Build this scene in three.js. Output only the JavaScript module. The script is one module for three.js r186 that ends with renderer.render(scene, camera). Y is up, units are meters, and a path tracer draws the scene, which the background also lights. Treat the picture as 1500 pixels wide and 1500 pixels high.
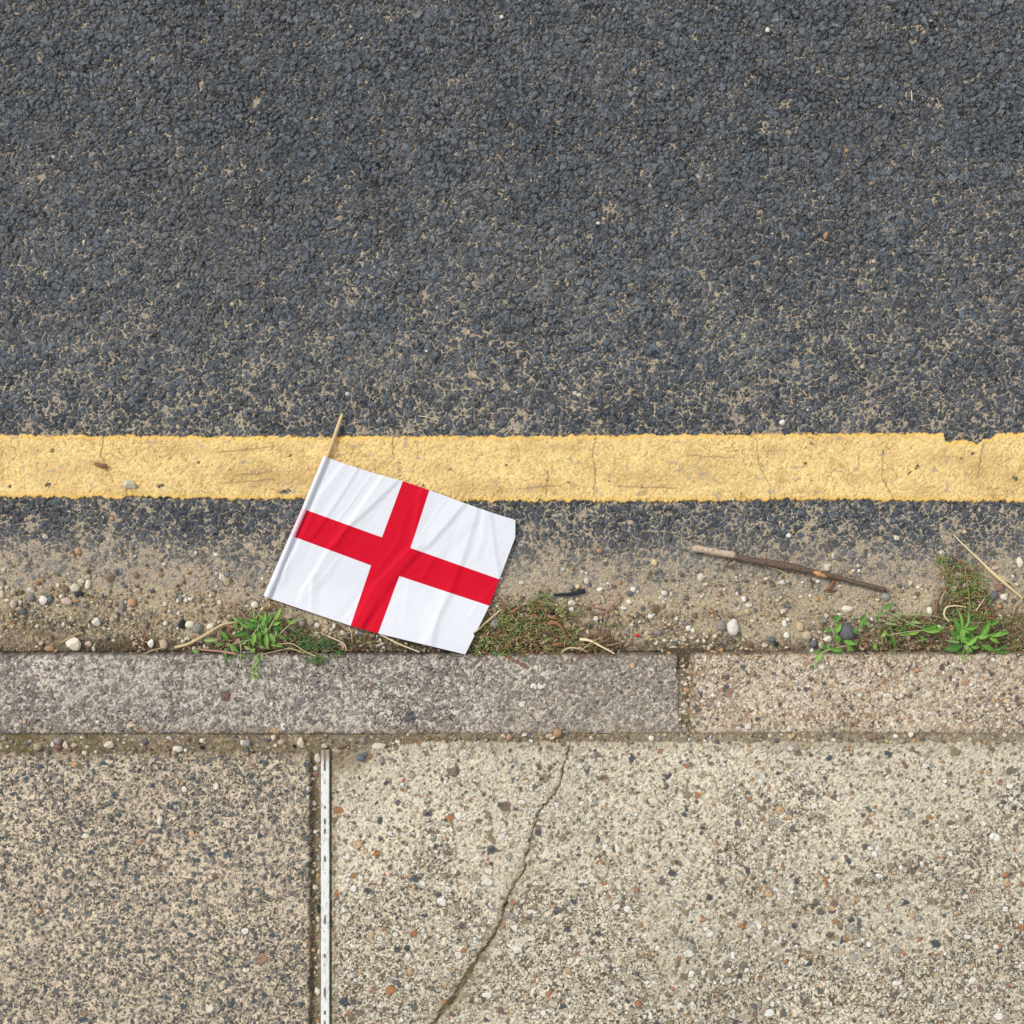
import * as THREE from 'three';
import { mergeGeometries } from 'three/addons/utils/BufferGeometryUtils.js';

// ------------------------------------------------------------------ camera, sky, sun, exposure
const H = 1.69, FOV = 50;
const K = (2 * H * Math.tan((FOV * Math.PI) / 360)) / 1500;          // metres on the ground per pixel of the photograph
const scene = new THREE.Scene();
const camera = new THREE.PerspectiveCamera(FOV, 1, 0.05, 400);
camera.position.set(0, H, 0); camera.up.set(0, 0, -1); camera.lookAt(0, 0, 0);
{ // overcast sky, a little brighter overhead and towards the veiled sun
  const w = 64, h = 32, d = new Float32Array(w * h * 4), s = new THREE.Vector3(-0.62, 0.66, -0.5).normalize();
  for (let j = 0; j < h; j++) for (let i = 0; i < w; i++) {
    const el = ((j + 0.5) / h - 0.5) * Math.PI, az = ((i + 0.5) / w - 0.5) * 2 * Math.PI;
    const v = new THREE.Vector3(Math.cos(az) * Math.cos(el), Math.sin(el), Math.sin(az) * Math.cos(el));
    const up = Math.max(0, v.y), L = (1 + 2 * up) / 3 * (0.88 + 0.3 * Math.max(0, v.dot(s)) ** 3), o = (j * w + i) * 4;
    const f = v.y < 0 ? 0.25 : 0.70;
    d[o] = 0.985 * L * f; d[o + 1] = 1.0 * L * f; d[o + 2] = 1.02 * L * f; d[o + 3] = 1;
  }
  const t = new THREE.DataTexture(d, w, h, THREE.RGBAFormat, THREE.FloatType);
  t.mapping = THREE.EquirectangularReflectionMapping; t.magFilter = t.minFilter = THREE.LinearFilter; t.needsUpdate = true;
  scene.background = t; scene.environment = t;
}
const sun = new THREE.DirectionalLight(new THREE.Color(1, 0.965, 0.91), 2.0);
sun.position.set(-3.1, 3.3, -2.5); sun.castShadow = true; sun.shadow.radius = 22; sun.shadow.mapSize.set(2048, 2048);
Object.assign(sun.shadow.camera, { left: -2, right: 2, top: 2, bottom: -2, near: 0.1, far: 12 });
scene.add(sun);
const renderer = new THREE.WebGLRenderer({ antialias: true });
renderer.toneMapping = THREE.LinearToneMapping; renderer.toneMappingExposure = 1.2;
renderer.shadowMap.enabled = true;

// ------------------------------------------------------------------ helpers
const clamp = (v, a = 0, b = 1) => (v < a ? a : v > b ? b : v);
const smooth = (v, a, b) => { const t = clamp((v - a) / (b - a)); return t * t * (3 - 2 * t); };
const mix = (a, b, t) => a + (b - a) * t;
const X = (px, h = 0) => (px - 750) * K * (H - h) / H, Zz = (py, h = 0) => (py - 750) * K * (H - h) / H;
const P = (px, py, h = 0) => new THREE.Vector3(X(px, h), h, Zz(py, h));
const PX = (x) => x / K + 750;
function hsh(x, y, s) {
  let h = (Math.imul(x, 374761393) + Math.imul(y, 668265263) + Math.imul(s, 1274126177)) | 0;
  h = Math.imul(h ^ (h >>> 13), 1274126177); h = Math.imul(h ^ (h >>> 15), 0x2c1b3c6d);
  return ((h ^ (h >>> 16)) >>> 0) / 4294967296;
}
function vn(x, y, s) {                                              // value noise 0..1
  const ix = Math.floor(x), iy = Math.floor(y); let fx = x - ix, fy = y - iy;
  fx = fx * fx * (3 - 2 * fx); fy = fy * fy * (3 - 2 * fy);
  const a = hsh(ix, iy, s), b = hsh(ix + 1, iy, s), c = hsh(ix, iy + 1, s), d = hsh(ix + 1, iy + 1, s);
  return a + (b - a) * fx + (c - a) * fy + (a - b - c + d) * fx * fy;
}
const fbm = (x, y, s) => 0.55 * vn(x, y, s) + 0.3 * vn(x * 2.1 + 7, y * 2.1, s + 1) + 0.15 * vn(x * 4.3, y * 4.3 + 3, s + 2);
const W = { d1: 0, d2: 0, i: 0, j: 0, i2: 0, j2: 0, cx: 0, cy: 0 };
function worley(x, y, s, wt) {                                       // in units of cells; wt: how far sizes differ
  const bx = Math.floor(x), by = Math.floor(y); let d1 = 9, d2 = 9;
  for (let j = by - 1; j <= by + 1; j++) for (let i = bx - 1; i <= bx + 1; i++) {
    const cx = i + 0.08 + 0.84 * hsh(i, j, s), cy = j + 0.08 + 0.84 * hsh(i, j, s + 1), dx = x - cx, dy = y - cy;
    const d = Math.sqrt(dx * dx + dy * dy) - wt * hsh(i, j, s + 2);
    if (d < d1) { d2 = d1; W.i2 = W.i; W.j2 = W.j; d1 = d; W.i = i; W.j = j; W.cx = cx; W.cy = cy; } else if (d < d2) { d2 = d; W.i2 = i; W.j2 = j; }
  }
  W.d1 = d1; W.d2 = d2;
}
let seed = 7;
const rnd = () => { seed = (seed + 0x6d2b79f5) | 0; let t = Math.imul(seed ^ (seed >>> 15), 1 | seed); t = (t + Math.imul(t ^ (t >>> 7), 61 | t)) ^ t; return ((t ^ (t >>> 14)) >>> 0) / 4294967296; };
const rr = (a, b) => a + (b - a) * rnd();
const l1 = (v) => { v /= 255; return v <= 0.04045 ? v / 12.92 : ((v + 0.055) / 1.055) ** 2.4; };
const C = (r, g, b) => [l1(r), l1(g), l1(b)];                        // from colours as one reads them
const ENC = new Uint8Array(4097); for (let i = 0; i <= 4096; i++) { const v = i / 4096; ENC[i] = Math.round(255 * (v <= 0.0031308 ? 12.92 * v : 1.055 * v ** (1 / 2.4) - 0.055)); }
const dull = (c, k) => { const l = 0.25 * c[0] + 0.65 * c[1] + 0.1 * c[2]; return c.map((v) => mix(v, l, k)); };
const out = [0, 0, 0];
const put = (c, k = 1) => { out[0] = c[0] * k; out[1] = c[1] * k; out[2] = c[2] * k; };
const over = (c, t, k = 1) => { for (let n = 0; n < 3; n++) out[n] += (c[n] * k - out[n]) * t; };
function tex(w, h, fn, srgb = true) {
  const d = new Uint8Array(w * h * 4);
  for (let j = 0, o = 0; j < h; j++) for (let i = 0; i < w; i++, o += 4) {
    fn(i, j);
    for (let n = 0; n < 3; n++) d[o + n] = srgb ? ENC[(clamp(out[n]) * 4096) | 0] : clamp(out[n]) * 255;
    d[o + 3] = 255;
  }
  const t = new THREE.DataTexture(d, w, h, THREE.RGBAFormat);
  if (srgb) t.colorSpace = THREE.SRGBColorSpace;
  t.magFilter = THREE.LinearFilter; t.minFilter = THREE.LinearFilter; t.wrapS = t.wrapT = THREE.MirroredRepeatWrapping; t.needsUpdate = true;
  return t;
}
const rectTex = (r, pitch, fn) => { const w = Math.min(2048, Math.round((r.x1 - r.x0) / pitch)), h = Math.round((r.z1 - r.z0) / pitch); return tex(w, h, (i, j) => fn(r.x0 + (i + 0.5) / w * (r.x1 - r.x0), r.z0 + (j + 0.5) / h * (r.z1 - r.z0))); };
function sheet(r, step, hf, uvr = r) {                               // ground with true relief
  const nx = Math.max(1, Math.round((r.x1 - r.x0) / step)), nz = Math.max(1, Math.round((r.z1 - r.z0) / step)), n = (nx + 1) * (nz + 1);
  const p = new Float32Array(n * 3), nm = new Float32Array(n * 3), uv = new Float32Array(n * 2), ix = new Uint32Array(nx * nz * 6), sx = (r.x1 - r.x0) / nx, sz = (r.z1 - r.z0) / nz;
  for (let j = 0, k = 0; j <= nz; j++) for (let i = 0; i <= nx; i++, k++) {
    const x = r.x0 + i * sx, z = r.z0 + j * sz;
    p[k * 3] = x; p[k * 3 + 1] = hf(x, z); p[k * 3 + 2] = z; uv[k * 2] = (x - uvr.x0) / (uvr.x1 - uvr.x0); uv[k * 2 + 1] = (z - uvr.z0) / (uvr.z1 - uvr.z0);
  }
  for (let j = 0, k = 0; j <= nz; j++) for (let i = 0; i <= nx; i++, k++) {
    const l = i ? k - 1 : k, q = i < nx ? k + 1 : k, u = j ? k - nx - 1 : k, v = j < nz ? k + nx + 1 : k;
    const gx = -(p[q * 3 + 1] - p[l * 3 + 1]) / (p[q * 3] - p[l * 3]), gz = -(p[v * 3 + 1] - p[u * 3 + 1]) / (p[v * 3 + 2] - p[u * 3 + 2]), m = 1 / Math.sqrt(gx * gx + gz * gz + 1);
    nm[k * 3] = gx * m; nm[k * 3 + 1] = m; nm[k * 3 + 2] = gz * m;
  }
  for (let j = 0, o = 0; j < nz; j++) for (let i = 0; i < nx; i++, o += 6) { const a = j * (nx + 1) + i, b = a + 1, c = a + nx + 1, d = c + 1; ix[o] = a; ix[o + 1] = c; ix[o + 2] = b; ix[o + 3] = b; ix[o + 4] = c; ix[o + 5] = d; }
  const g = new THREE.BufferGeometry();
  g.setAttribute('position', new THREE.BufferAttribute(p, 3)); g.setAttribute('normal', new THREE.BufferAttribute(nm, 3)); g.setAttribute('uv', new THREE.BufferAttribute(uv, 2)); g.setIndex(new THREE.BufferAttribute(ix, 1));
  return g;
}
const flat = (x0, x1, z0, z1, y, uvr) => sheet({ x0, x1, z0, z1 }, 100, () => y, uvr);
const used = new Map();
function named(name) { const n = used.get(name) ?? 0; used.set(name, n + 1); return n ? name + '_' + String(n).padStart(3, '0') : name; }
function mesh(name, geometry, material, parent = scene) { const m = new THREE.Mesh(geometry, material); m.name = named(name); m.castShadow = m.receiveShadow = true; parent.add(m); return m; }
function group(name, parent = scene) { const g = new THREE.Group(); g.name = named(name); parent.add(g); return g; }
function tag(o, label, category, grp) { o.userData.label = label; if (category) o.userData.category = category; if (grp) o.userData.group = grp; return o; }
const kind = (o, k) => { o.userData.kind = k; return o; };
const mat = (c, more = {}) => new THREE.MeshPhysicalMaterial({ color: new THREE.Color().setRGB(...c), roughness: 0.9, specularIntensity: 0.5, ...more });

// fine grain that every mineral surface shares: 0.24 m to a tile
const grain = tex(512, 512, (i, j) => { // periodic by wrapping the lattice
  const per = (q, s) => { const a = i / q, b = j / q, n = 512 / q, ia = Math.floor(a), ib = Math.floor(b), fa = a - ia, fb = b - ib, w = (u, v) => hsh(u % n, v % n, s); const e = fa * fa * (3 - 2 * fa), f = fb * fb * (3 - 2 * fb); return mix(mix(w(ia, ib), w(ia + 1, ib), e), mix(w(ia, ib + 1), w(ia + 1, ib + 1), e), f); };
  const v = 0.4 * per(8, 61) + 0.35 * per(4, 62) + 0.25 * per(2, 63); out[0] = out[1] = out[2] = v;
}, false);
grain.wrapS = grain.wrapT = THREE.RepeatWrapping;
const grainOver = (r) => { const t = grain.clone(); t.repeat.set((r.x1 - r.x0) / 0.24, (r.z1 - r.z0) / 0.24); t.needsUpdate = true; return t; };
const stoneMat = (t, r, more = {}) => new THREE.MeshPhysicalMaterial({ map: t, bumpMap: grainOver(r), bumpScale: 0.0016, roughness: 0.92, specularIntensity: 0.35, ...more });

// ------------------------------------------------------------------ the asphalt: one field of chippings, drawn as relief and as colour
const FW = 2048, PITCH = 1.9 / FW, X0 = -0.95, NA = 647, NB = 640, NR = NA + NB;
const fh = new Float32Array(FW * NR), fe = new Float32Array(FW * NR), fc = new Int32Array(FW * NR), fr = new Float32Array(FW * NR);
const CELL = 9.4, HOLES = [[892, 306, 15], [880, 322, 9], [1118, 186, 15], [375, 152, 12], [1150, 150, 9], [60, 262, 9], [520, 250, 9], [1340, 60, 9], [985, 215, 8], [1205, 352, 9]];
for (let j = 0, k = 0; j < NR; j++) for (let i = 0; i < FW; i++, k++) {
  const x = (i + 0.5) * PITCH * 1000, z = (j + 0.5) * PITCH * 1000;
  const wx = x + 7.0 * (vn(x / 6.5, z / 6.5, 1) - 0.5) + 2.6 * (vn(x / 2.3, z / 2.3, 2) - 0.5), wz = z + 7.0 * (vn(x / 6.5, z / 6.5, 3) - 0.5) + 2.6 * (vn(x / 2.3, z / 2.3, 4) - 0.5);
  worley(wx / CELL, wz / CELL, 11, 0.5);
  const r1 = hsh(W.i, W.j, 20), tx = hsh(W.i, W.j, 21) - 0.5, tz = hsh(W.i, W.j, 22) - 0.5, pair = hsh(W.i + W.i2, W.j + W.j2, 23);
  let e = (W.d2 - W.d1) * CELL;
  const smear = vn(x / 26, z / 26, 24);
  if (pair < 0.42) e = Math.max(e, 1.1 + 0.8 * smear);
  const dome = smooth(e, 0.05, 2.5);
  fh[k] = -2.7 + dome * (2.6 + 1.9 * r1) + dome * ((wx / CELL - W.cx) * tx + (wz / CELL - W.cy) * tz) * 2.6 + 0.9 * (vn(x / 3.1, z / 3.1, 25) - 0.5) + 0.7 * (vn(x / 1.5, z / 1.5, 26) - 0.5) + 1.3 * (vn(x / 19, z / 19, 27) - 0.5);
  for (const [a, b, r] of HOLES) { const q = Math.hypot(X0 + x / 1000 - X(a), X0 + z / 1000 - Zz(b)) / K / r; if (q < 1) fh[k] -= 2.6 * (1 - q * q) * (0.5 + vn(x / 3, z / 3, 28)); }
  fe[k] = e; fc[k] = (W.i + 8) + (W.j + 8) * 300; fr[k] = r1;
}
const quant = (() => { const s = []; for (let k = 0; k < fh.length; k += 331) s.push(fh[k]); s.sort((a, b) => a - b); return (q) => s[clamp(Math.floor(q * s.length), 0, s.length - 1)]; })();
const COVER = [[-300, 0.09], [0, 0.1], [200, 0.115], [350, 0.16], [450, 0.21], [550, 0.28], [630, 0.32], [745, 0.34], [785, 0.42], [815, 0.55], [840, 0.72], [862, 0.92], [884, 0.985], [2000, 0.995]];
function cover(px, py) {
  let a = 0; while (a < COVER.length - 2 && COVER[a + 1][0] < py) a++;
  const c = mix(COVER[a][1], COVER[a + 1][1], clamp((py - COVER[a][0]) / (COVER[a + 1][0] - COVER[a][0])));
  const n = 0.65 * vn(px / 42, py / 42, 31) + 0.35 * vn(px / 16, py / 16, 32), big = vn(px / 230, py / 170, 33);
  return c < 0.6 ? clamp(c * (0.42 + 0.75 * n * n + 0.25 * big * big + 0.75 * vn(px / 8, py / 8, 34) ** 2)) : clamp(c + (1 - c) * (n - 0.5) * 1.1);
}
const ft = new Float32Array(FW * NR);                               // how high the blown-in dust lies
for (let j = 0, k = 0; j < NR; j++) for (let i = 0; i < FW; i++, k++) {
  const x = X0 + (i + 0.5) * PITCH, z = X0 + (j + 0.5) * PITCH, c = cover(PX(x), PX(z));
  ft[k] = c > 0.98 ? 2.2 + 30 * (c - 0.98) : quant(c);
}
const at = (f, x, z) => { const u = clamp((x - X0) / PITCH - 0.5, 0, FW - 1.001), v = clamp((z - X0) / PITCH - 0.5, 0, NR - 1.001), i = u | 0, j = v | 0, a = u - i, b = v - j, k = j * FW + i; return mix(mix(f[k], f[k + 1], a), mix(f[k + FW], f[k + FW + 1], a), b); };
const roadH = (x, z) => { const h = at(fh, x, z), t = at(ft, x, z); return 0.001 * (h > t ? h : t + 0.25 * (h - t) * 0.3); };
const STONE = C(101, 110, 120), STONE_WARM = C(111, 115, 120), BITUMEN = C(22, 25, 29), DUST = C(198, 183, 160), DUST_DARK = C(118, 103, 84);
function asphalt(k, i, j) {
  const x = (i + 0.5) * PITCH * 1000, z = (j + 0.5) * PITCH * 1000, h = fh[k], py = PX(X0 + z / 1000);
  const fine = vn(x / 1.25, z / 1.25, 41), f2 = hsh(i, j, 42), warm = vn(x / 60, z / 60, 43);
  const worn = smooth(fe[k], 0.5, 2.5) * (0.45 + 0.55 * smooth(h, -1.4, 1.2));
  put(BITUMEN); const b = hsh(fc[k], 5, 44);
  const tone = (1 - 0.16 * smooth(py, 500, 620) * smooth(py, 825, 785)) * (0.9 + 0.2 * vn(x / 120, z / 90, 51)) * (0.8 + 0.42 * b * b) * (0.5 + 0.75 * fine + 0.3 * f2);
  over([mix(STONE[0], STONE_WARM[0], warm), mix(STONE[1], STONE_WARM[1], warm), mix(STONE[2], STONE_WARM[2], warm)], worn * clamp(0.35 + 0.9 * vn(x / 4.2, z / 4.2, 45)), tone);
  if (b > 0.996 && worn > 0.5) over(C(150, 142, 132), 0.5, 0.7 + 0.5 * fine);
  if (f2 > 0.985) over(C(196, 184, 164), 0.35 + 0.4 * fine); if (f2 < 0.03) over(BITUMEN, 0.6);
  const film = smooth(py, 765, 850) * 0.3; if (film > 0) over(DUST, film * (0.5 + 0.8 * vn(x / 9, z / 9, 48)), 0.8);
  const t = ft[k], n = 1.0 * (vn(x / 1.4, z / 1.4, 46) - 0.5) + 0.4 * (f2 - 0.5);
  const d = smooth(t - h + n, -0.15, 0.4);
  if (d > 0) {
    const gr = clamp(0.5 + 1.5 * (vn(x / 1.1, z / 1.1, 47) - 0.5) + 0.5 * (vn(x / 4, z / 4, 50) - 0.5));
    over([mix(DUST_DARK[0], DUST[0], 0.35 + 0.65 * gr), mix(DUST_DARK[1], DUST[1], 0.35 + 0.65 * gr), mix(DUST_DARK[2], DUST[2], 0.35 + 0.65 * gr)], d, 0.72 + 0.46 * f2);
    if (f2 > 0.975) over(hsh(i, j, 49) > 0.5 ? C(222, 205, 175) : C(200, 150, 105), 0.8 * d);
  }
}
const RA = { x0: X0, x1: -X0, z0: X0, z1: X0 + NA * PITCH }, RB = { x0: X0, x1: -X0, z0: RA.z1, z1: X0 + NR * PITCH };
const texA = tex(FW, NA, (i, j) => asphalt(j * FW + i, i, j)), texB = tex(FW, NB, (i, j) => asphalt((j + NA) * FW + i, i, j + NA));
const matA = stoneMat(texA, RA, { bumpScale: 0.0028, roughness: 0.72, specularIntensity: 0.6 }), matB = stoneMat(texB, RB, { bumpScale: 0.0026, roughness: 0.78, specularIntensity: 0.5 });
const E = 0.82, ZB = Zz(880);
const roadGeo = [
  [sheet({ x0: -E, x1: E, z0: -E, z1: RA.z1 }, 0.0016, roadH, RA), matA],
  [sheet({ x0: -E, x1: E, z0: RB.z0, z1: ZB }, 0.0016, roadH, RB), matB],
  [flat(-30, 30, -40, -E, 0, RA), matA], [flat(-30, -E, -E, RA.z1, 0, RA), matA], [flat(E, 30, -E, RA.z1, 0, RA), matA],
  [flat(-30, -E, RB.z0, ZB, 0, RB), matB], [flat(E, 30, RB.z0, ZB, 0, RB), matB], [flat(-30, 30, ZB, 0.25, -0.004, RB), matB],
];
const road = kind(tag(mesh('road', mergeGeometries(roadGeo.map((r) => r[0]), true), roadGeo.map((r) => r[1])), 'dark worn asphalt carriageway with pale dust between its chippings'), 'structure');
kind(mesh('ground', flat(-160, 160, -160, 160, -0.08, { x0: 0, x1: 1, z0: 0, z1: 1 }), mat(C(120, 112, 100))), 'structure');
{ // the chippings that stand out singly, each cut out of the relief
  const area = new Map();
  const j0 = Math.round((Zz(330) - X0) / PITCH), j1 = Math.round((Zz(835) - X0) / PITCH);
  for (let j = j0; j < j1; j++) for (let i = 80; i < FW - 80; i++) { const k = j * FW + i; if (fh[k] > ft[k] + 0.2 && fe[k] > 0.5) { let a = area.get(fc[k]); if (!a) area.set(fc[k], a = [0, 0, 0]); a[0]++; a[1] += i; a[2] += j; } }
  const inLine = (py) => py > 622 && py < 748;
  const best = [...area.entries()].filter(([, a]) => { const px = PX(X0 + a[1] / a[0] * PITCH), py = PX(X0 + a[2] / a[0] * PITCH); return px > 5 && px < 1495 && !inLine(py) && a[0] < 230; }).sort((a, b) => b[1][0] - a[1][0]).slice(0, 300);
  for (const [id, a] of best) {
    const ci = a[1] / a[0], cj = a[2] / a[0], N = 12, rad = [];
    for (let n = 0; n < N; n++) { let r = 1; const ca = Math.cos(n / N * 6.2832), sa = Math.sin(n / N * 6.2832); while (r < 16) { const k = Math.round(cj + sa * r) * FW + Math.round(ci + ca * r); if (fc[k] !== id || fh[k] < ft[k] + 0.1 || fe[k] < 0.35) break; r += 0.5; } rad.push(r); }
    const p = [], uv = [], ix = [], j = cj < NA ? 0 : NA, zr = cj < NA ? RA : RB;
    const v = (i, jj, dy) => { const x = X0 + (i + 0.5) * PITCH, z = X0 + (jj + 0.5) * PITCH; p.push(x, 0.001 * at(fh, x, z) + dy, z); uv.push((x - zr.x0) / (zr.x1 - zr.x0), (z - zr.z0) / (zr.z1 - zr.z0)); };
    v(ci, cj, 0.0004);
    for (const [q, dy] of [[0.55, 0.0004], [0.96, 0.0003], [1.04, -0.0016]]) for (let n = 0; n < N; n++) v(ci + Math.cos(n / N * 6.2832) * rad[n] * q, cj + Math.sin(n / N * 6.2832) * rad[n] * q, dy);
    for (let n = 0; n < N; n++) { const m = (n + 1) % N; ix.push(0, 1 + m, 1 + n); for (let r = 0; r < 2; r++) { const a0 = 1 + r * N; ix.push(a0 + n, a0 + m, a0 + N + n, a0 + m, a0 + N + m, a0 + N + n); } }
    const g = new THREE.BufferGeometry(); g.setAttribute('position', new THREE.Float32BufferAttribute(p, 3)); g.setAttribute('uv', new THREE.Float32BufferAttribute(uv, 2)); g.setIndex(ix); g.computeVertexNormals();
    mesh('chipping', g, cj < NA ? matA : matB, road);
  }
}

// ------------------------------------------------------------------ the yellow line: a thick skin of paint over the chippings
const lineTop = (px) => 637.5 + 2.5 * Math.sin(px / 320) + 3 * (vn(px / 9, 3, 51) - 0.5) + 3.4 * (vn(px / 3, 3, 52) - 0.5) + 13 * smooth(px, 1381, 1386) * smooth(px, 1462, 1436) * (0.72 + 0.5 * vn(px / 5, 1, 53));
const lineBot = (px) => 728.5 + 5.5 * smooth(px, 100, 800) - 2 * smooth(px, 950, 1150) + 2.5 * smooth(px, 1200, 1500) + 3.5 * (vn(px / 10, 5, 54) - 0.5) + 4 * (vn(px / 3.2, 5, 55) - 0.5);
const nearest = (pts, x, y) => { let d = 1e9; for (let i = 0; i < pts.length - 1; i++) { const [ax, ay] = pts[i], [bx, by] = pts[i + 1], ux = bx - ax, uy = by - ay, t = clamp(((x - ax) * ux + (y - ay) * uy) / (ux * ux + uy * uy)); d = Math.min(d, Math.hypot(x - ax - ux * t, y - ay - uy * t)); } return d; };
const lineCracks = [[[153, 636], [149, 668], [160, 690], [166, 706]], [[186, 704], [187, 740]], [[873, 640], [868, 668], [873, 690], [869, 728]], [[1108, 640], [1111, 680], [1127, 712], [1129, 736]], [[1258, 668], [1256, 690]], [[1293, 660], [1292, 700], [1312, 738]], [[575, 640], [577, 672]], [[803, 690], [800, 728]], [[1440, 650], [1432, 694]]];
const lineScrapes = [[[1218, 662], [1292, 730]], [[1180, 650], [1225, 700]], [[1060, 652], [1012, 690]], [[1352, 700], [1440, 736]], [[620, 668], [690, 690]]];
const lineScuffs = [[[318, 664], [402, 655]], [[325, 709], [402, 703]], [[345, 697], [400, 692]], [[905, 714], [990, 716]], [[1010, 668], [1075, 672]], [[820, 712], [760, 717]]];
const wornPits = [[427, 667, 5], [421, 721, 9], [1334, 692, 6], [1345, 685, 6], [1188, 708, 6], [1181, 679, 4], [77, 660, 5], [102, 675, 3], [250, 672, 4], [238, 713, 6], [293, 678, 4], [620, 712, 4], [588, 698, 4], [705, 668, 4], [1190, 650, 4], [1425, 664, 5], [1490, 700, 7], [70, 710, 6], [15, 713, 4], [660, 688, 3]];
const RL = { x0: X0, x1: -X0, z0: Zz(624), z1: Zz(746) };
const lineEdge = (x, z) => Math.min(PX(z) - lineTop(PX(x)), lineBot(PX(x)) - PX(z));
const lineSd = (x, z) => { const px = PX(x), py = PX(z); let s = Math.min(py - lineTop(px), lineBot(px) - py); for (const [a, b, r] of wornPits) { const q = Math.hypot(px - a, (py - b) * 1.3) - r * (1.5 * vn(px / 3.2, py / 3.2, 56) - 0.25); if (q < s) s = Math.max(q, -1.2); } return s; };
const lineH = (x, z) => { const s = lineSd(x, z), px = PX(x), py = PX(z), base = 0.001 * (2.0 + 0.3 * at(fh, x, z) + 0.3 * (vn(px / 5, py / 5, 57) - 0.5) + 0.5 * (vn(px / 2, py / 2, 59) - 0.5)); let c = 0; for (const l of lineCracks) { if (Math.abs(l[0][0] - px) > 50) continue; c = Math.max(c, 1 - nearest(l, px + 3 * (vn(px / 4, py / 4, 58) - 0.5), py) / 1.3); } return (s > 0 ? base + 0.0005 * smooth(s, 0, 5) : base - 0.004 * smooth(-s, 0, 2)) - 0.0012 * c; };
const YEL = C(251, 219, 150), YEL_DEEP = C(241, 194, 92), YEL_BROWN = C(204, 168, 112);
const LINE_MARKS = [[1440, 690, 60, 40], [430, 705, 120, 22], [820, 655, 90, 12], [250, 660, 80, 14], [1010, 690, 90, 30], [700, 715, 80, 14], [930, 700, 60, 22], [640, 690, 40, 20], [360, 690, 60, 26], [1390, 672, 70, 18], [1130, 660, 50, 16], [90, 690, 50, 14]];
const texL = rectTex(RL, PITCH, (x, z) => {
  const px = PX(x), py = PX(z), s = lineSd(x, z), f = hsh(Math.round(px * 2), Math.round(py * 2), 61), sp = vn(px / 1.7, py / 1.7, 62), m = fbm(px / 26, py / 20, 63), n2 = vn(px / 4, py / 4, 64);
  put(YEL, 0.8 + 0.28 * vn(px / 2.5, py / 2.5, 65) + 0.1 * (f - 0.5));
  over(YEL_BROWN, 0.75 * smooth(m + 0.3 * (n2 - 0.5) + 0.7 * (sp - 0.5), 0.46, 0.86));
  if (sp < 0.26) over(C(140, 108, 70), 0.65 * smooth(sp, 0.26, 0.08)); if (f > 0.985) over(C(110, 92, 70), 0.7); if (f < 0.02) over(C(255, 226, 160), 0.7);
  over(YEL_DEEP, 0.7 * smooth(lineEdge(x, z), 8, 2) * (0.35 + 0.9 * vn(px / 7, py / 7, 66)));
  for (const [a, b, u, v] of LINE_MARKS) { const q = 1 - Math.hypot((px - a) / u, (py - b) / v); if (q > 0) over(C(186, 152, 104), 0.5 * q * (0.4 + vn(px / 12, py / 5, 60))); }
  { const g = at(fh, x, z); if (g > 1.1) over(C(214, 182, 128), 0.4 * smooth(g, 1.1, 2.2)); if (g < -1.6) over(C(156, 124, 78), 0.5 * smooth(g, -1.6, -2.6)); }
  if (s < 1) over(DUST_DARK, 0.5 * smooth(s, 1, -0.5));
  for (const l of lineCracks) { if (Math.abs(l[0][0] - px) > 50) continue; const d = nearest(l, px + 3 * (vn(px / 4, py / 4, 58) - 0.5), py); if (d < 1.2) over(C(92, 76, 56), 0.8 * (1 - d / 1.2)); }
  for (const l of lineScrapes) { const d = nearest(l, px, py); if (d < 1.1) over(C(252, 236, 196), 0.7 * (1 - d / 1.1) * vn(px / 5, py / 5, 67)); }
  for (const l of lineScuffs) { const d = nearest(l, px, py + 2 * vn(px / 9, 2, 68)); if (d < 1.6) over(C(120, 104, 88), 0.75 * (1 - d / 1.6)); if (d < 14) over(C(196, 160, 100), 0.35 * (1 - d / 14) * n2); }
  over(C(170, 158, 142), 0.6 * smooth(vn(px / 9, py / 6, 69), 0.83, 0.93));
  over(C(150, 120, 80), 0.8 * smooth(vn(px / 1.5, py / 1.5, 70), 0.72, 0.86) * smooth(fbm(px / 50, py / 30, 78), 0.45, 0.7));
});
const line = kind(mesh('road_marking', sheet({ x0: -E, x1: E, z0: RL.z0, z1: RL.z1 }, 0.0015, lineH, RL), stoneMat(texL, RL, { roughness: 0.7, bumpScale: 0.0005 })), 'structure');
tag(line, 'single yellow painted line with ragged edges running along the road');

// ------------------------------------------------------------------ gutter dirt
const RD = { x0: X0, x1: -X0, z0: Zz(806), z1: Zz(966) };
const dirtBase = (px, py) => { // millimetres
  const lvl = -4 + 6.6 * smooth(py + 26 * (fbm(px / 34, py / 22, 71) - 0.5) + 30 * (vn(px / 150, 4, 72) - 0.5), 822, 884) + 3.2 * smooth(py, 860, 948);
  return lvl + 2.2 * (fbm(px / 60, py / 40, 73) - 0.5) * smooth(py, 850, 880);
};
const dirtGrit = (px, py) => clamp(0.75 - 0.6 * smooth(fbm(px / 75, py / 34, 74), 0.42, 0.62) + 0.5 * smooth(py, 925, 945) + 0.25 * smooth(px, 520, 120));
const dirtH = (x, z) => { const px = PX(x), py = PX(z), g = dirtGrit(px, py); let m = dirtBase(px, py) + (0.5 + 1.2 * g) * (vn(px / 3.2, py / 3.2, 75) - 0.5) + 0.7 * g * (vn(px / 1.7, py / 1.7, 76) - 0.5); m -= 9 * smooth(py + 2.2 * (vn(px / 12, 2, 77) - 0.5), 953.5, 957); return m * 0.001; };
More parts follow.
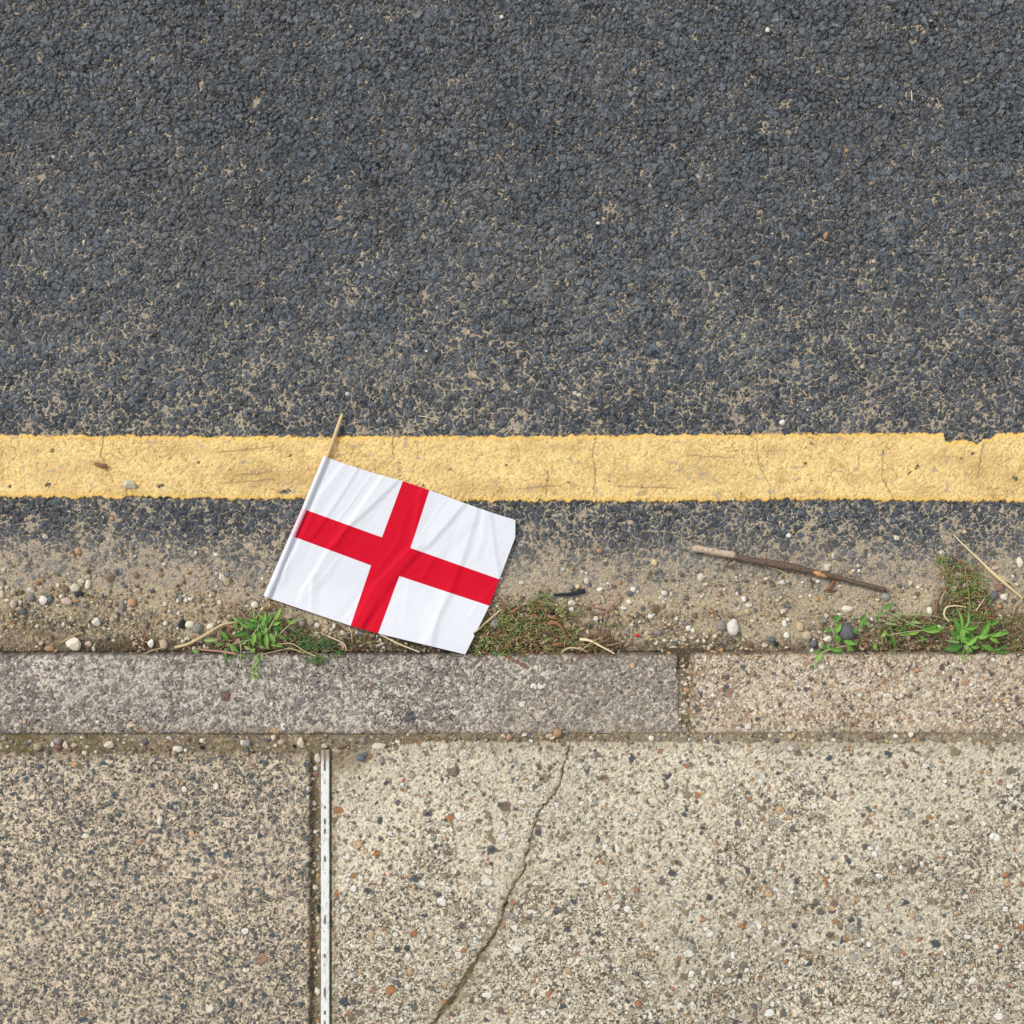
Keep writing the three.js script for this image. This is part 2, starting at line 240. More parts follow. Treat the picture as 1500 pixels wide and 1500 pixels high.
const DP = [C(170, 154, 126), C(134, 119, 96), C(196, 181, 152), C(98, 87, 70), C(216, 203, 176), C(146, 140, 128), C(184, 150, 114), C(100, 102, 104)];
const HUMUS = [[775, 925, 125, 48], [390, 935, 110, 42], [560, 945, 120, 24], [1415, 900, 62, 70], [1310, 930, 100, 32], [1470, 925, 70, 36], [880, 950, 60, 18], [210, 948, 130, 16]];
const texD = rectTex(RD, PITCH, (x, z) => {
  const px = PX(x), py = PX(z), g = dirtGrit(px, py), f = hsh(Math.round(px * 2.1), Math.round(py * 2.1), 81);
  const soil = smooth(py + 12 * (vn(px / 30, 7, 82) - 0.5), 928, 952);
  put(C(194, 179, 152), 0.7 + 0.44 * vn(px / 2.2, py / 2.2, 83) + 0.24 * (f - 0.5)); over(C(152, 137, 112), clamp(0.15 + 0.75 * g) * (0.4 + 0.6 * vn(px / 11, py / 11, 84)));
  worley(px / 2.9, py / 2.9, 85, 0.35);
  const q = hsh(W.i, W.j, 86), e = W.d2 - W.d1;
  if (q < 0.25 + 0.6 * g) { over(DP[Math.floor(hsh(W.i, W.j, 87) ** 1.4 * 8)], 0.75 * smooth(e, 0.02, 0.25), 0.85 + 0.3 * f); over(C(66, 56, 43), 0.75 * g * smooth(e, 0.24, 0.02)); }
  over(C(84, 71, 54), soil * (0.3 + 0.45 * vn(px / 5, py / 5, 88)), 0.8 + 0.4 * f);
  over(C(84, 70, 52), 0.55 * smooth(px, 340, 60) * smooth(vn(px / 16, py / 12, 91), 0.35, 0.8) * smooth(py, 895, 940));
  const hum = Math.max(...HUMUS.map(([a, b, u, v]) => 1 - Math.hypot((px - a) / u, (py - b) / v))) * 1.6 + 0.7 * (vn(px / 9, py / 9, 92) - 0.5);
  if (hum > 0) over(C(72, 58, 42), 0.8 * smooth(hum, 0, 0.6) * (0.45 + 0.6 * vn(px / 3, py / 3, 93)), 0.75 + 0.5 * f);
  if (f > 0.985) over(C(224, 210, 184), 0.8); if (f < 0.02) over(C(60, 52, 42), 0.7);
});
const dirt = kind(tag(mesh('dirt', sheet({ x0: -E, x1: E, z0: RD.z0, z1: RD.z1 }, 0.0018, dirtH, RD), stoneMat(texD, RD, { roughness: 0.97 })), 'sandy brown grit washed into the gutter along the kerb'), 'structure');
const roadDust = (px, py) => Math.max(roadH(X(px), Zz(py)), dirtH(X(px), Zz(py)));

// ------------------------------------------------------------------ concrete with stones in it
function concrete(px, py, o) { // colour to out; returns height in mm
  const f = hsh(Math.round(px * 2.3), Math.round(py * 2.3), 101 + o.s), big = fbm(px / 46, py / 46, 102 + o.s), wx = px + 3 * (vn(px / 4.5, py / 4.5, 103) - 0.5), wy = py + 3 * (vn(px / 4.5, py / 4.5, 104) - 0.5);
  const slow = fbm(px / 170, py / 150, 118 + o.s) - 0.5, calm = smooth(fbm(px / 90, py / 90, 119 + o.s) + (o.calm?.(px, py) ?? 0), 0.35, 0.7);
  put(o.base, (1 + 0.34 * slow) * (0.74 + 0.34 * vn(px / 2.1, py / 2.1, 105 + o.s) + 0.22 * (f - 0.5)) * (0.9 + 0.2 * big));
  let h = 0.5 * (vn(px / 3, py / 3, 106 + o.s) - 0.5);
  worley(wx / o.sand, wy / o.sand, 107 + o.s, 0.4);
  let e = W.d2 - W.d1; const q = hsh(W.i, W.j, 308), bare = o.bare * (0.45 + 1.1 * big) * (1 - 0.35 * calm);
  if (q < bare) { over(o.sands[Math.floor(hsh(W.i, W.j, 409) * o.sands.length)], 0.8 * smooth(e, 0.02, 0.3), 0.88 + 0.24 * f); h += 0.25; }
  const rift = smooth(e, 0.25, 0.06) * smooth(vn(px / 6, py / 6, 110 + o.s), 0.26, 0.52); over(o.rift, o.dark * (1 - 0.6 * calm) * rift); h -= 0.55 * rift;
  const pit = smooth(vn(px / 2.3, py / 2.3, 115 + o.s), 0.66, 0.78); over(o.rift, o.dark * (1 - 0.55 * calm) * pit); h -= 0.5 * pit;
  for (const [cell, share, s2, pal, tilt] of o.layers) {
    worley((wx + s2 * 31) / cell, (wy + s2 * 17) / (cell * (tilt ?? 1)), 111 + o.s + s2, 0.3); e = W.d2 - W.d1;
    if (hsh(W.i, W.j, 312 + s2) < share * (0.55 + 0.9 * big)) {
      const r = 0.14 + 0.3 * hsh(W.i, W.j, 413) ** 1.5, t = smooth(e, 0.04, 0.16) * smooth(W.d1, r, r - 0.12 * 9 / cell);
      over(o.rift, 0.75 * smooth(W.d1, r + 0.16, r) * (1 - t)); over(pal[Math.floor(hsh(W.i, W.j, 514) * pal.length)], t, 0.82 + 0.3 * vn(px / 1.9, py / 1.9, 116)); h += 0.55 * t;
    }
  }
  if (f > 0.99) over(C(235, 228, 212), 0.6); if (f < 0.012) over(C(70, 64, 56), 0.7);
  return h;
}
const MIX_R = [C(178, 124, 86), C(84, 88, 94), C(232, 228, 218), C(160, 157, 150), C(200, 170, 132), C(132, 108, 100), C(146, 134, 108), C(222, 212, 192), C(226, 220, 208), C(108, 107, 104), C(196, 184, 162), C(172, 160, 140), C(234, 230, 222), C(126, 116, 104)];
const MIX_L = [C(98, 108, 114), C(82, 94, 100), C(132, 130, 126), C(116, 114, 112), C(104, 106, 104), C(80, 92, 100), C(150, 142, 132), C(164, 153, 138)];
const MIX_K = [C(142, 138, 133), C(130, 127, 124), C(156, 150, 143), C(168, 161, 152), C(142, 132, 124), C(122, 120, 118)];
const MIX_P = [C(210, 176, 140), C(194, 154, 120), C(232, 223, 206), C(218, 198, 168), C(164, 130, 110), C(122, 96, 90), C(92, 94, 98), C(234, 227, 214), C(192, 176, 150), C(172, 161, 146), C(216, 204, 182), C(200, 184, 158)];
const SANDS = [C(226, 215, 191), C(202, 188, 161), C(172, 162, 142), C(236, 229, 213), C(142, 134, 120), C(186, 164, 136)];
const O_R = { s: 0, calm: (px, py) => 0.3 * smooth(py, 1330, 1110) - 0.12 * smooth(py, 1300, 1450), base: C(230, 219, 196), sand: 3.1, sands: SANDS, bare: 0.55, rift: C(66, 59, 48), dark: 0.86, layers: [[5, 0.3, 1, MIX_R], [9, 0.13, 2, MIX_R], [14, 0.035, 11, MIX_R, 0.75]] };
const O_L = { s: 40, calm: () => -0.16, base: C(228, 210, 184), sand: 2.8, sands: [C(226, 210, 182), C(200, 184, 158), C(168, 160, 148), C(138, 137, 133)], bare: 0.5, rift: C(62, 57, 51), dark: 0.88, layers: [[4.6, 0.3, 3, MIX_L], [7.5, 0.24, 4, MIX_L, 0.8], [13, 0.03, 5, MIX_P]] };
const O_K = { s: 80, base: C(222, 211, 196), sand: 3.3, sands: [C(170, 163, 154), C(146, 141, 137), C(208, 197, 180), C(130, 125, 122)], bare: 0.75, rift: C(62, 57, 54), dark: 0.85, layers: [[5.2, 0.4, 6, MIX_K], [9, 0.22, 7, MIX_K, 0.8], [14, 0.02, 8, MIX_P]] };
const O_P = { s: 120, base: C(230, 216, 194), sand: 3.4, sands: [C(218, 204, 178), C(188, 168, 140), C(160, 148, 132), C(200, 170, 136)], bare: 0.8, rift: C(84, 73, 60), dark: 0.8, layers: [[5, 0.5, 9, MIX_P], [8, 0.32, 10, MIX_P]] };
const KH = 0.020, SH = 0.023;
const KR = [[C(118, 92, 60), 30, 1067], [C(118, 96, 66), 90, 1071]];
const crack = [[838, 1081], [833, 1096], [829, 1112], [822, 1144], [814, 1163], [803, 1176], [790, 1192], [783, 1211], [779, 1229], [774, 1245], [770, 1259], [768, 1277], [752, 1298], [744, 1319], [737, 1338], [733, 1357], [717, 1381], [701, 1402], [688, 1426], [675, 1447], [663, 1466], [648, 1481], [636, 1500], [620, 1530], [606, 1580]];
const crackW = (py) => 1.6 + 0.6 * smooth(py, 1090, 1200) + 6 * smooth(py, 1330, 1440) - 2.5 * smooth(py, 1455, 1500);
const wob = (px, py, a, s) => a * (fbm(px / 11, py / 11, s) - 0.5);
// how far inside each block a place is, in pixels
const inKerbL = (px, py) => { const u = px + wob(px, py, 5, 131), v = py + wob(px, py, 3, 132); let d = Math.min(v - 957.5, 1076 - v, 997 - u); const cx = u - 985, cy = 968 - v; if (cx > 0 && cy > -14) d = Math.min(d, 10.5 - Math.hypot(cx, cy * 0.8)); d = Math.min(d, 990.5 + 7 * smooth(v, 985, 1010) - u + 3 * smooth(v, 1068, 1040)); return d; };
const inKerbR = (px, py) => { const u = px + wob(px, py, 6, 133), v = py + wob(px, py, 3, 134); return Math.min(v - 956, 1076 - v, u - 1008 - 4 * smooth(py, 1000, 956)); };
const inSlabL = (px, py) => Math.min(455.5 - (px + wob(px, py, 6, 135)), py + wob(px, py, 5, 136) - 1102);
const inSlabR = (px, py) => { const v = py + wob(px, py, 7, 137); return Math.min(px - 484.5, v - mix(1094, 1086, smooth(px, 560, 640)) - 17 * smooth(px, 545, 490)); };
const rim = (d, w) => -0.0032 * smooth(d, w, 0) ** 2 - 0.024 * smooth(d, 0.5, -1.6);
const hKerbL = (x, z) => { const px = PX(x * H / (H - KH)), py = PX(z * H / (H - KH)); return KH + 0.001 * concreteH(px, py, O_K) + rim(inKerbL(px, py), 6); };
const hKerbR = (x, z) => { const px = PX(x * H / (H - KH)), py = PX(z * H / (H - KH)); return KH + 0.001 * concreteH(px, py, O_P) + rim(inKerbR(px, py), 6); };
const hSlabL = (x, z) => { const px = PX(x * H / (H - SH)), py = PX(z * H / (H - SH)); return SH - 0.001 + 0.001 * concreteH(px, py, O_L) + rim(inSlabL(px, py), 4); };
const hSlabR = (x, z) => { const px = PX(x * H / (H - SH)), py = PX(z * H / (H - SH)), d = nearest(crack, px + wob(px, py, 8, 138) + 3 * (vn(px / 2.6, py / 2.6, 145) - 0.5), py + wob(px, py, 8, 139)) - crackW(py) / 2; return SH + 0.001 * concreteH(px, py, O_R) + rim(inSlabR(px, py), 4) - 0.0036 * smooth(d, 1.4, -1.2); };
const concreteH = (px, py, o) => 1.7 * concrete(px, py, o);
const grime = (py, a, b, c) => { over(c, smooth(py, a, b)); };
function blockTex(r, top, o, extra) { return rectTex(r, 0.00088, (x, z) => { const px = PX(x * H / (H - top)), py = PX(z * H / (H - top)); concrete(px, py, o); extra?.(px, py); }); }
const rK = (a, b, c, d, t) => ({ x0: X(a, t), x1: X(b, t), z0: Zz(c, t), z1: Zz(d, t) });
const R1 = rK(-110, 1001, 953, 1079, KH), R2 = rK(1001, 1610, 953, 1079, KH), R3 = rK(-110, 461, 1098, 1610, SH), R4 = rK(483.5, 1610, 1079, 1610, SH);
const BROWN = C(112, 94, 66), MOSS = C(104, 94, 54);
const m1 = stoneMat(blockTex(R1, KH, O_K, (px, py) => { over(C(150, 132, 104), 0.45 * smooth(py, 1056, 1076) * vn(px / 14, py / 9, 141)); over(C(70, 62, 54), 0.7 * smooth(py, 964, 957)); over(C(176, 160, 134), 0.35 * smooth(px, 560, 960) * fbm(px / 30, py / 30, 142)); }), R1);
const m2 = stoneMat(blockTex(R2, KH, O_P, (px, py) => { over(C(120, 98, 66), 0.6 * smooth(px, 1024, 1008)); over(C(90, 76, 58), 0.6 * smooth(py, 963, 957)); over(C(182, 172, 152), 0.5 * smooth(py, 1062, 1074)); }), R2);
const m3 = stoneMat(blockTex(R3, SH, O_L, (px, py) => { over(C(116, 98, 74), 0.55 * smooth(py, 1118, 1102) * (0.4 + vn(px / 12, py / 12, 143))); over(C(90, 80, 66), 0.55 * smooth(px, 446, 456)); }), R3);
const m4 = stoneMat(blockTex(R4, SH, O_R, (px, py) => {
  const d = nearest(crack, px + wob(px, py, 8, 138) + 3 * (vn(px / 2.6, py / 2.6, 145) - 0.5), py + wob(px, py, 8, 139)), w = crackW(py) / 2;
  over(C(150, 138, 114), 0.45 * smooth(d, w + 13, w + 1) * smooth(py, 1180, 1300)); over(C(128, 114, 88), 0.85 * smooth(d, w + 0.8, w - 0.9), 0.75 + 0.5 * vn(px / 2, py / 2, 148)); over(C(58, 50, 38), 0.9 * smooth(d, 1.5, 0.3) * smooth(vn(px / 12, py / 12, 147), 0.15, 0.5));
  over(C(132, 116, 88), 0.75 * smooth(px + py * 0.5, 1125, 1070) * smooth(py, 1150, 1110)); over(C(150, 138, 116), 0.5 * smooth(py, 1104, 1086) * (0.3 + vn(px / 20, py / 8, 144))); over(C(104, 94, 76), 0.5 * smooth(px, 500, 485));
}), R4);
const sub = (r, x0, x1, z0, z1) => ({ x0: x0 ?? r.x0, x1: x1 ?? r.x1, z0: z0 ?? r.z0, z1: z1 ?? r.z1 });
const kerb = kind(group('kerb'), 'structure'), pavement = kind(group('pavement'), 'structure');
const kerbL = tag(mesh('kerb_stone', mergeGeometries([sheet(sub(R1, -E), 0.0019, hKerbL, R1), flat(-12, -E, R1.z0, R1.z1, KH, R1)]), m1, kerb), 'purple grey concrete kerb stone with a chipped corner');
const kerbR = tag(mesh('kerb_stone', mergeGeometries([sheet(sub(R2, null, E), 0.0019, hKerbR, R2), flat(E, 12, R2.z0, R2.z1, KH, R2)]), m2, kerb), 'tan kerb stone crowded with small orange and white pebbles');
const slabL = tag(mesh('paving_slab', mergeGeometries([sheet(sub(R3, -E, null, null, E), 0.0022, hSlabL, R3), flat(-12, -E, R3.z0, E, SH, R3), flat(-12, R3.x1, E, 6, SH, R3)]), m3, pavement), 'beige paving slab speckled with blue grey stones');
const slabR = tag(mesh('paving_slab', mergeGeometries([sheet(sub(R4, null, E, null, E), 0.0022, hSlabR, R4), flat(E, 12, R4.z0, E, SH, R4), flat(R4.x0, 12, E, 6, SH, R4)]), m4, pavement), 'cream paving slab with mixed stones and a long crack');

// joints: sandy mortar between the blocks
const jointH = (x, z) => { const px = PX(x), py = PX(z); return SH - 0.0052 - 0.0028 * smooth(px, 640, 500) + 0.0055 * Math.exp(-(((px - 524) / 42) ** 2) - (((py - 1100) / 15) ** 2)) + 0.0014 * (fbm(px / 12, py / 12, 151) - 0.5) + 0.0012 * (vn(px / 2.6, py / 2.6, 152) - 0.5) - 0.006 * smooth(py, 1004, 962) * smooth(py, 1012, 1000) + 0.0015 * smooth(px, 900, 1100) - 0.0015 * smooth(px, 473, 468) * smooth(py, 1108, 1116); };
const jointTex = (px, py) => {
  const f = hsh(Math.round(px * 2.1), Math.round(py * 2.1), 153); put(C(150, 138, 116), 0.66 + 0.5 * vn(px / 2.2, py / 2.2, 154)); over(C(122, 109, 88), smooth(fbm(px / 20, py / 14, 155), 0.35, 0.6) * 0.8);
  worley(px / 3.1, py / 3.1, 156, 0.3); if (hsh(W.i, W.j, 157) < 0.4) over(DP[Math.floor(hsh(W.i, W.j, 158) * 8)], 0.7 * smooth(W.d2 - W.d1, 0.02, 0.25)); over(C(66, 56, 42), 0.6 * smooth(W.d2 - W.d1, 0.16, 0.02) * vn(px / 5, py / 5, 159));
  over(C(168, 158, 141), 0.65 * smooth(px, 800, 1040) * smooth(py, 1070, 1078) * (0.5 + 0.5 * vn(px / 30, 4, 161)));
  over(C(64, 54, 42), 0.75 * smooth(py, 1006, 965) * smooth(py, 1074, 1060));
  const moss = Math.exp(-(((px - 40) / 26) ** 2)) + Math.exp(-(((px - 137) / 34) ** 2)) + Math.exp(-(((px - 640) / 26) ** 2)) + 0.8 * Math.exp(-(((px - 455) / 18) ** 2)) + Math.exp(-(((px - 1108) / 14) ** 2)) + 0.8 * Math.exp(-(((px - 1004) / 9) ** 2) - (((py - 1035) / 40) ** 2)) + 0.7 * Math.exp(-(((px - 335) / 16) ** 2));
  over(MOSS, clamp(0.85 * moss) * smooth(vn(px / 4, py / 4, 160), 0.3, 0.7)); if (f > 0.98) over(C(214, 200, 172), 0.8); if (f < 0.03) over(C(58, 50, 38), 0.7);
};
const J1 = rK(-110, 1610, 1068, 1122, SH - 0.004), J2 = rK(436, 500, 1122, 1610, SH - 0.004), J3 = rK(972, 1030, 950, 1068, SH - 0.004);
const jt = (r) => stoneMat(rectTex(r, 0.00095, (x, z) => jointTex(PX(x), PX(z))), r, { roughness: 0.97 });
const jgeo = [[sheet(J1, 0.002, jointH), jt(J1)], [sheet(J2, 0.002, jointH), jt(J2)], [sheet(J3, 0.002, jointH), jt(J3)], [flat(-12, J1.x0, J1.z0, J1.z1, SH - 0.006, J1), null], [flat(J1.x1, 12, J1.z0, J1.z1, SH - 0.006, J1), null], [flat(J2.x0, J2.x1, J2.z1, 6, SH - 0.007, J2), null]];
jgeo[3][1] = jgeo[4][1] = jgeo[0][1]; jgeo[5][1] = jgeo[1][1];
tag(mesh('joint_mortar', mergeGeometries(jgeo.map((g) => g[0]), true), jgeo.map((g) => g[1]), pavement), 'brown mossy sand in the joints');

// the white strip set in the joint between the slabs
{
  const r = rK(470, 482.4, 1098, 1610, SH), w = r.x1 - r.x0, n = 260, prof = [[0, -0.012], [0, -0.0009], [0.07, 0], [0.93, 0], [1, -0.0009], [1, -0.012]];
  const p = [], uv = [], ix = [];
  for (let j = 0; j <= n; j++) prof.forEach(([a, dy], i) => { const z = mix(r.z0, r.z1, j / n), px = PX(z); p.push(r.x0 + a * w + 0.0004 * (vn(px / 14, 1, 171) - 0.5), SH + 0.0006 + dy + 0.0008 * (vn(px / 40, 2, 172) - 0.5), z + 0); uv.push(a, j / n); });
  for (let j = 0; j < n; j++) for (let i = 0; i < 5; i++) { const a = j * 6 + i; ix.push(a, a + 6, a + 1, a + 1, a + 6, a + 7); }
  const g = new THREE.BufferGeometry(); g.setAttribute('position', new THREE.Float32BufferAttribute(p, 3)); g.setAttribute('uv', new THREE.Float32BufferAttribute(uv, 2)); g.setIndex(ix); g.computeVertexNormals();
  const t = tex(32, 1024, (i, j) => {
    const u = (i + 0.5) / 32, y = j / 2; put(C(238, 238, 236), 0.93 + 0.09 * vn(i / 3, j / 5, 173));
    const mid = Math.exp(-(((u - 0.48) / 0.13) ** 2)); over(C(84, 76, 66), clamp(mid * 1.2 * smooth(vn(y / 7, 0.5 + u * 1.5, 174) * (0.65 + 0.5 * vn(y / 60, 3, 175)), 0.42, 0.66))); over(C(150, 140, 122), 0.45 * smooth(vn(i / 4, j / 9, 176), 0.6, 0.9)); over(C(134, 118, 92), 0.8 * smooth(y, 26, 4));
    over(C(120, 110, 94), 0.5 * (smooth(u, 0.1, 0) + smooth(u, 0.92, 1)) * vn(2, y / 5, 177));
  });
  t.wrapS = t.wrapT = THREE.ClampToEdgeWrapping;
  tag(mesh('joint_strip', g, new THREE.MeshStandardMaterial({ map: t, roughness: 0.6 })), 'long narrow white strip with black marks set between the two paving slabs', 'joint strip');
}

// ------------------------------------------------------------------ stones: shapes shared by pebbles, grit and the stones in the concrete
function rock(detail, angular, s) {
  const g = new THREE.IcosahedronGeometry(1, detail), p = g.attributes.position, v = new THREE.Vector3(), cuts = [];
  for (let i = 0; i < angular; i++) cuts.push([new THREE.Vector3(hsh(i, s, 1) - 0.5, hsh(i, s, 2) - 0.4, hsh(i, s, 3) - 0.5).normalize(), 0.5 + 0.34 * hsh(i, s, 4)]);
  for (let i = 0; i < p.count; i++) {
    v.fromBufferAttribute(p, i).normalize(); const d = v.clone();
    let r = 1 + 0.34 * (vn(d.x * 1.3 + s * 9 + 5, d.z * 1.3 + d.y + 5, 181) - 0.5) + 0.16 * (vn(d.x * 3 + 9, d.z * 3 + s * 5 + d.y * 2 + 9, 182) - 0.5);
    for (const [n, c] of cuts) { const q = d.dot(n) * r; if (q > c) r *= c / q; }
    v.multiplyScalar(r); p.setXYZ(i, v.x, v.y, v.z);
  }
  g.computeVertexNormals();
  if (angular < 3) { // smooth shading on the rounded ones
    const pos = new Map(); const key = (i) => p.getX(i).toFixed(4) + p.getY(i).toFixed(4) + p.getZ(i).toFixed(4), nm = g.attributes.normal;
    for (let i = 0; i < p.count; i++) { const k = key(i); if (!pos.has(k)) pos.set(k, new THREE.Vector3()); pos.get(k).add(v.fromBufferAttribute(nm, i)); }
    for (let i = 0; i < p.count; i++) { v.copy(pos.get(key(i))).normalize(); nm.setXYZ(i, v.x, v.y, v.z); }
  }
  return g;
}
function dome(s) { // the exposed top of a stone sunk in concrete
  const N = 9, p = [0, 0.22, 0], ix = [], uv = [0.5, 0.5];
  for (const [q, y] of [[0.62, 0.2], [0.95, 0.06], [1.02, -0.3]]) for (let n = 0; n < N; n++) { const a = n / N * 6.2832 + 0.5 * (hsh(n, s, 6) - 0.5), r = q * (0.5 + 0.7 * hsh(n, s, 5)); p.push(Math.cos(a) * r, y + 0.05 * (hsh(n, s, 7) - 0.5), Math.sin(a) * r); uv.push(0.5 + 0.4 * Math.cos(a) * r, 0.5 + 0.4 * Math.sin(a) * r); }
  for (let n = 0; n < N; n++) { const m = (n + 1) % N; ix.push(0, 1 + m, 1 + n); for (let r = 0; r < 2; r++) { const a = 1 + r * N; ix.push(a + n, a + m, a + N + n, a + m, a + N + m, a + N + n); } }
  const g = new THREE.BufferGeometry(); g.setAttribute('position', new THREE.Float32BufferAttribute(p, 3)); g.setAttribute('uv', new THREE.Float32BufferAttribute(uv, 2)); g.setIndex(ix); g.computeVertexNormals(); return g;
}
const ROUND = [1, 2, 3, 4, 5, 6].map((s) => rock(4, 0, s)), ANGLED = [7, 8, 9, 10, 11, 12].map((s) => rock(4, 16, s)), SMALL = [13, 14, 15, 16].map((s) => rock(1, 2, s)), DOMES = [1, 2, 3, 4, 5, 6, 7, 8, 9, 10].map(dome);
const mottle = tex(128, 128, (i, j) => { const v = 0.5 + 0.8 * (0.5 * vn(i / 9, j / 9, 191) + 0.3 * vn(i / 3, j / 3, 192) + 0.2 * hsh(i, j, 193)); out[0] = v; out[1] = v * (0.97 + 0.05 * vn(i / 14, j / 14, 194)); out[2] = v * (0.9 + 0.14 * vn(i / 12, j / 12, 195)); });
mottle.repeat.set(2, 2);
const pebbleBump = grain.clone(); pebbleBump.repeat.set(0.35, 0.35); pebbleBump.needsUpdate = true;
const stonePaint = (c) => mat(dull(c, 0.25).map((v) => v * 1.16), { map: mottle, bumpMap: pebbleBump, bumpScale: 0.0006, roughness: 0.82 });
const scatterIn = (n, hard, inside, size, place) => { // no two on the same spot
  const grid = new Map(), key = (a, b) => a * 4096 + b, got = []; let tries = 0;
  while (got.length < n && tries++ < n * 30) {
    const [px, py] = place(), r = size(px, py); if (inside(px, py) < r + 2) continue;
    const gx = Math.floor(px / 16), gy = Math.floor(py / 16); let ok = true;
    for (let a = gx - 1; a <= gx + 1 && ok; a++) for (let b = gy - 1; b <= gy + 1 && ok; b++) for (const [qx, qy, q] of grid.get(key(a, b)) ?? []) if (Math.hypot(px - qx, py - qy) < (r + q) * hard) { ok = false; break; }
    if (!ok) continue; const k = key(gx, gy); if (!grid.has(k)) grid.set(k, []); grid.get(k).push([px, py, r]); got.push([px, py, r]);
  }
  return got.sort((a, b) => b[2] - a[2]);
};
function aggregate(parent, list, top, hf, pal, singles) {
  const mats = pal.map(stonePaint), dm = new THREE.Object3D(), rest = list.slice(singles);
  const pose = (o, [px, py, r], k) => { const x = X(px, top), z = Zz(py, top), R = r * K * 0.5; o.position.set(x, hf(x, z) - 0.0001, z); o.rotation.set(0.12 * (hsh(k, 1, 201) - 0.5), hsh(k, 2, 201) * 6.28, 0.12 * (hsh(k, 3, 201) - 0.5)); const q = 0.75 + 0.5 * hsh(k, 4, 201); o.scale.set(2 * R * q, Math.min(0.004, R * 0.9), 2 * R / q); };
  list.slice(0, singles).forEach((s, k) => { const m = mesh('stone', DOMES[k % 10], mats[Math.floor(hsh(k, 5, 202 + pal.length) * mats.length)], parent); pose(m, s, k); });
  const im = new THREE.InstancedMesh(DOMES[3], stonePaint([0.9, 0.9, 0.9]), rest.length); im.name = named('aggregate'); im.castShadow = im.receiveShadow = true; parent.add(kind(im, 'stuff'));
  rest.forEach((s, k) => { pose(dm, s, k + 900); dm.updateMatrix(); im.setMatrixAt(k, dm.matrix); const c = pal[Math.floor(hsh(k, 6, 203) * pal.length)]; im.setColorAt(k, new THREE.Color().setRGB(...c.map((v) => v * (0.85 + 0.4 * hsh(k, 7, 204))))); });
}
const crackFree = (px, py) => nearest(crack, px, py) - crackW(py) / 2 - 1;
aggregate(slabR, scatterIn(820, 1.15, (px, py) => Math.min(inSlabR(px, py) - 6, crackFree(px, py)), (px, py) => (1.9 + 3.9 * rnd() ** 4.2) * (0.75 + 0.45 * smooth(py, 1110, 1260)), () => [rr(486, 1499), 1090 + 410 * rnd() ** 0.7]), SH, hSlabR, MIX_R, 300);
aggregate(slabL, scatterIn(620, 1.1, inSlabL, () => 1.9 + 2.5 * rnd() ** 2.6, () => [rr(0, 455), rr(1104, 1499)]), SH, hSlabL, [...MIX_L, ...MIX_L, C(184, 136, 98), C(222, 208, 180)], 240);
aggregate(kerbR, scatterIn(1100, 1.0, inKerbR, () => 1.9 + 2.0 * rnd() ** 2.4, () => [rr(1010, 1499), rr(958, 1074)]), KH, hKerbR, MIX_P, 240);
aggregate(kerbL, scatterIn(700, 1.15, inKerbL, () => 1.9 + 2.8 * rnd() ** 3, () => [rr(0, 994), rr(960, 1074)]), KH, hKerbL, [...MIX_K, ...MIX_K, ...MIX_K, C(140, 108, 102), C(216, 206, 190)], 240);

// ------------------------------------------------------------------ loose pebbles
const INK = { w: [C(236, 231, 222), 'white'], c: [C(230, 219, 196), 'cream'], t: [C(194, 174, 142), 'tan'], o: [C(200, 152, 104), 'orange'], b: [C(144, 120, 94), 'brown'], r: [C(150, 110, 92), 'russet'], g: [C(158, 155, 148), 'grey'], s: [C(108, 114, 122), 'slate blue'], k: [C(54, 57, 62), 'black'], p: [C(208, 182, 164), 'pinkish'], y: [C(226, 198, 140), 'golden'] };
const inkMats = Object.fromEntries(Object.entries(INK).map(([k, [c]]) => [k, [stonePaint(c), stonePaint(c.map((v, n) => v * [0.84, 0.82, 0.8][n]))]]));
function groundAt(px, py) {
  const x = X(px), z = Zz(py);
  if (py < 956) return py > 624 && py < 744 ? Math.max(roadH(x, z), lineH(x, z)) : roadDust(px, py);
  return Math.max(inKerbL(px, py) > 0 ? KH : 0, inKerbR(px, py) > 0 ? KH : 0, inSlabL(px, py) > 0 || inSlabR(px, py) > 0 ? SH : 0, jointH(x, z));
}
const SPOT = [ // where a pebble lies, by landmarks
  [(x, y) => y < 622, 'on the asphalt beyond the yellow line'], [(x, y) => y < 742, 'lying on the yellow line'],
  [(x, y) => y < 957 && x < 310, 'in gutter dirt left of the flag'], [(x, y) => y < 957 && x < 440, 'beside the leafy left weed'], [(x, y) => y < 957 && x < 700, 'below the lower hem of the flag'],
  [(x, y) => y < 957 && x < 860 && y > 885, 'in the matted reddish weeds'], [(x, y) => y < 957 && x < 860, 'near the black plastic scrap'], [(x, y) => y < 957 && x < 1010, 'in the bare dirt left of the twig'],
  [(x, y) => y < 957 && x < 1190, 'in the dirt below the long twig'], [(x, y) => y < 957 && x < 1340, 'beside the trailing weeds'], [(x, y) => y < 957, 'beside the dry barley head'],
  [(x, y) => x > 985 && x < 1024 && y < 1090, 'in the joint between kerb stones'], [(x, y) => y < 1070, 'on top of the kerb'], [(x, y) => x > 440 && x < 484 && y > 1092, 'in the groove beside the white strip'],
  [(x, y) => y < 1118 && x < 450, 'in the joint above the speckled slab'], [(x, y) => y < 1130 && x < 640, 'at the white strip top end'], [(x, y) => y < 1100 && x < 985, 'in the thin joint above the cracked slab'], [(x, y) => y < 1100, 'in the joint below the tan kerb'], [() => true, 'lying loose on the paving slab'],
];
const pebbles = [];
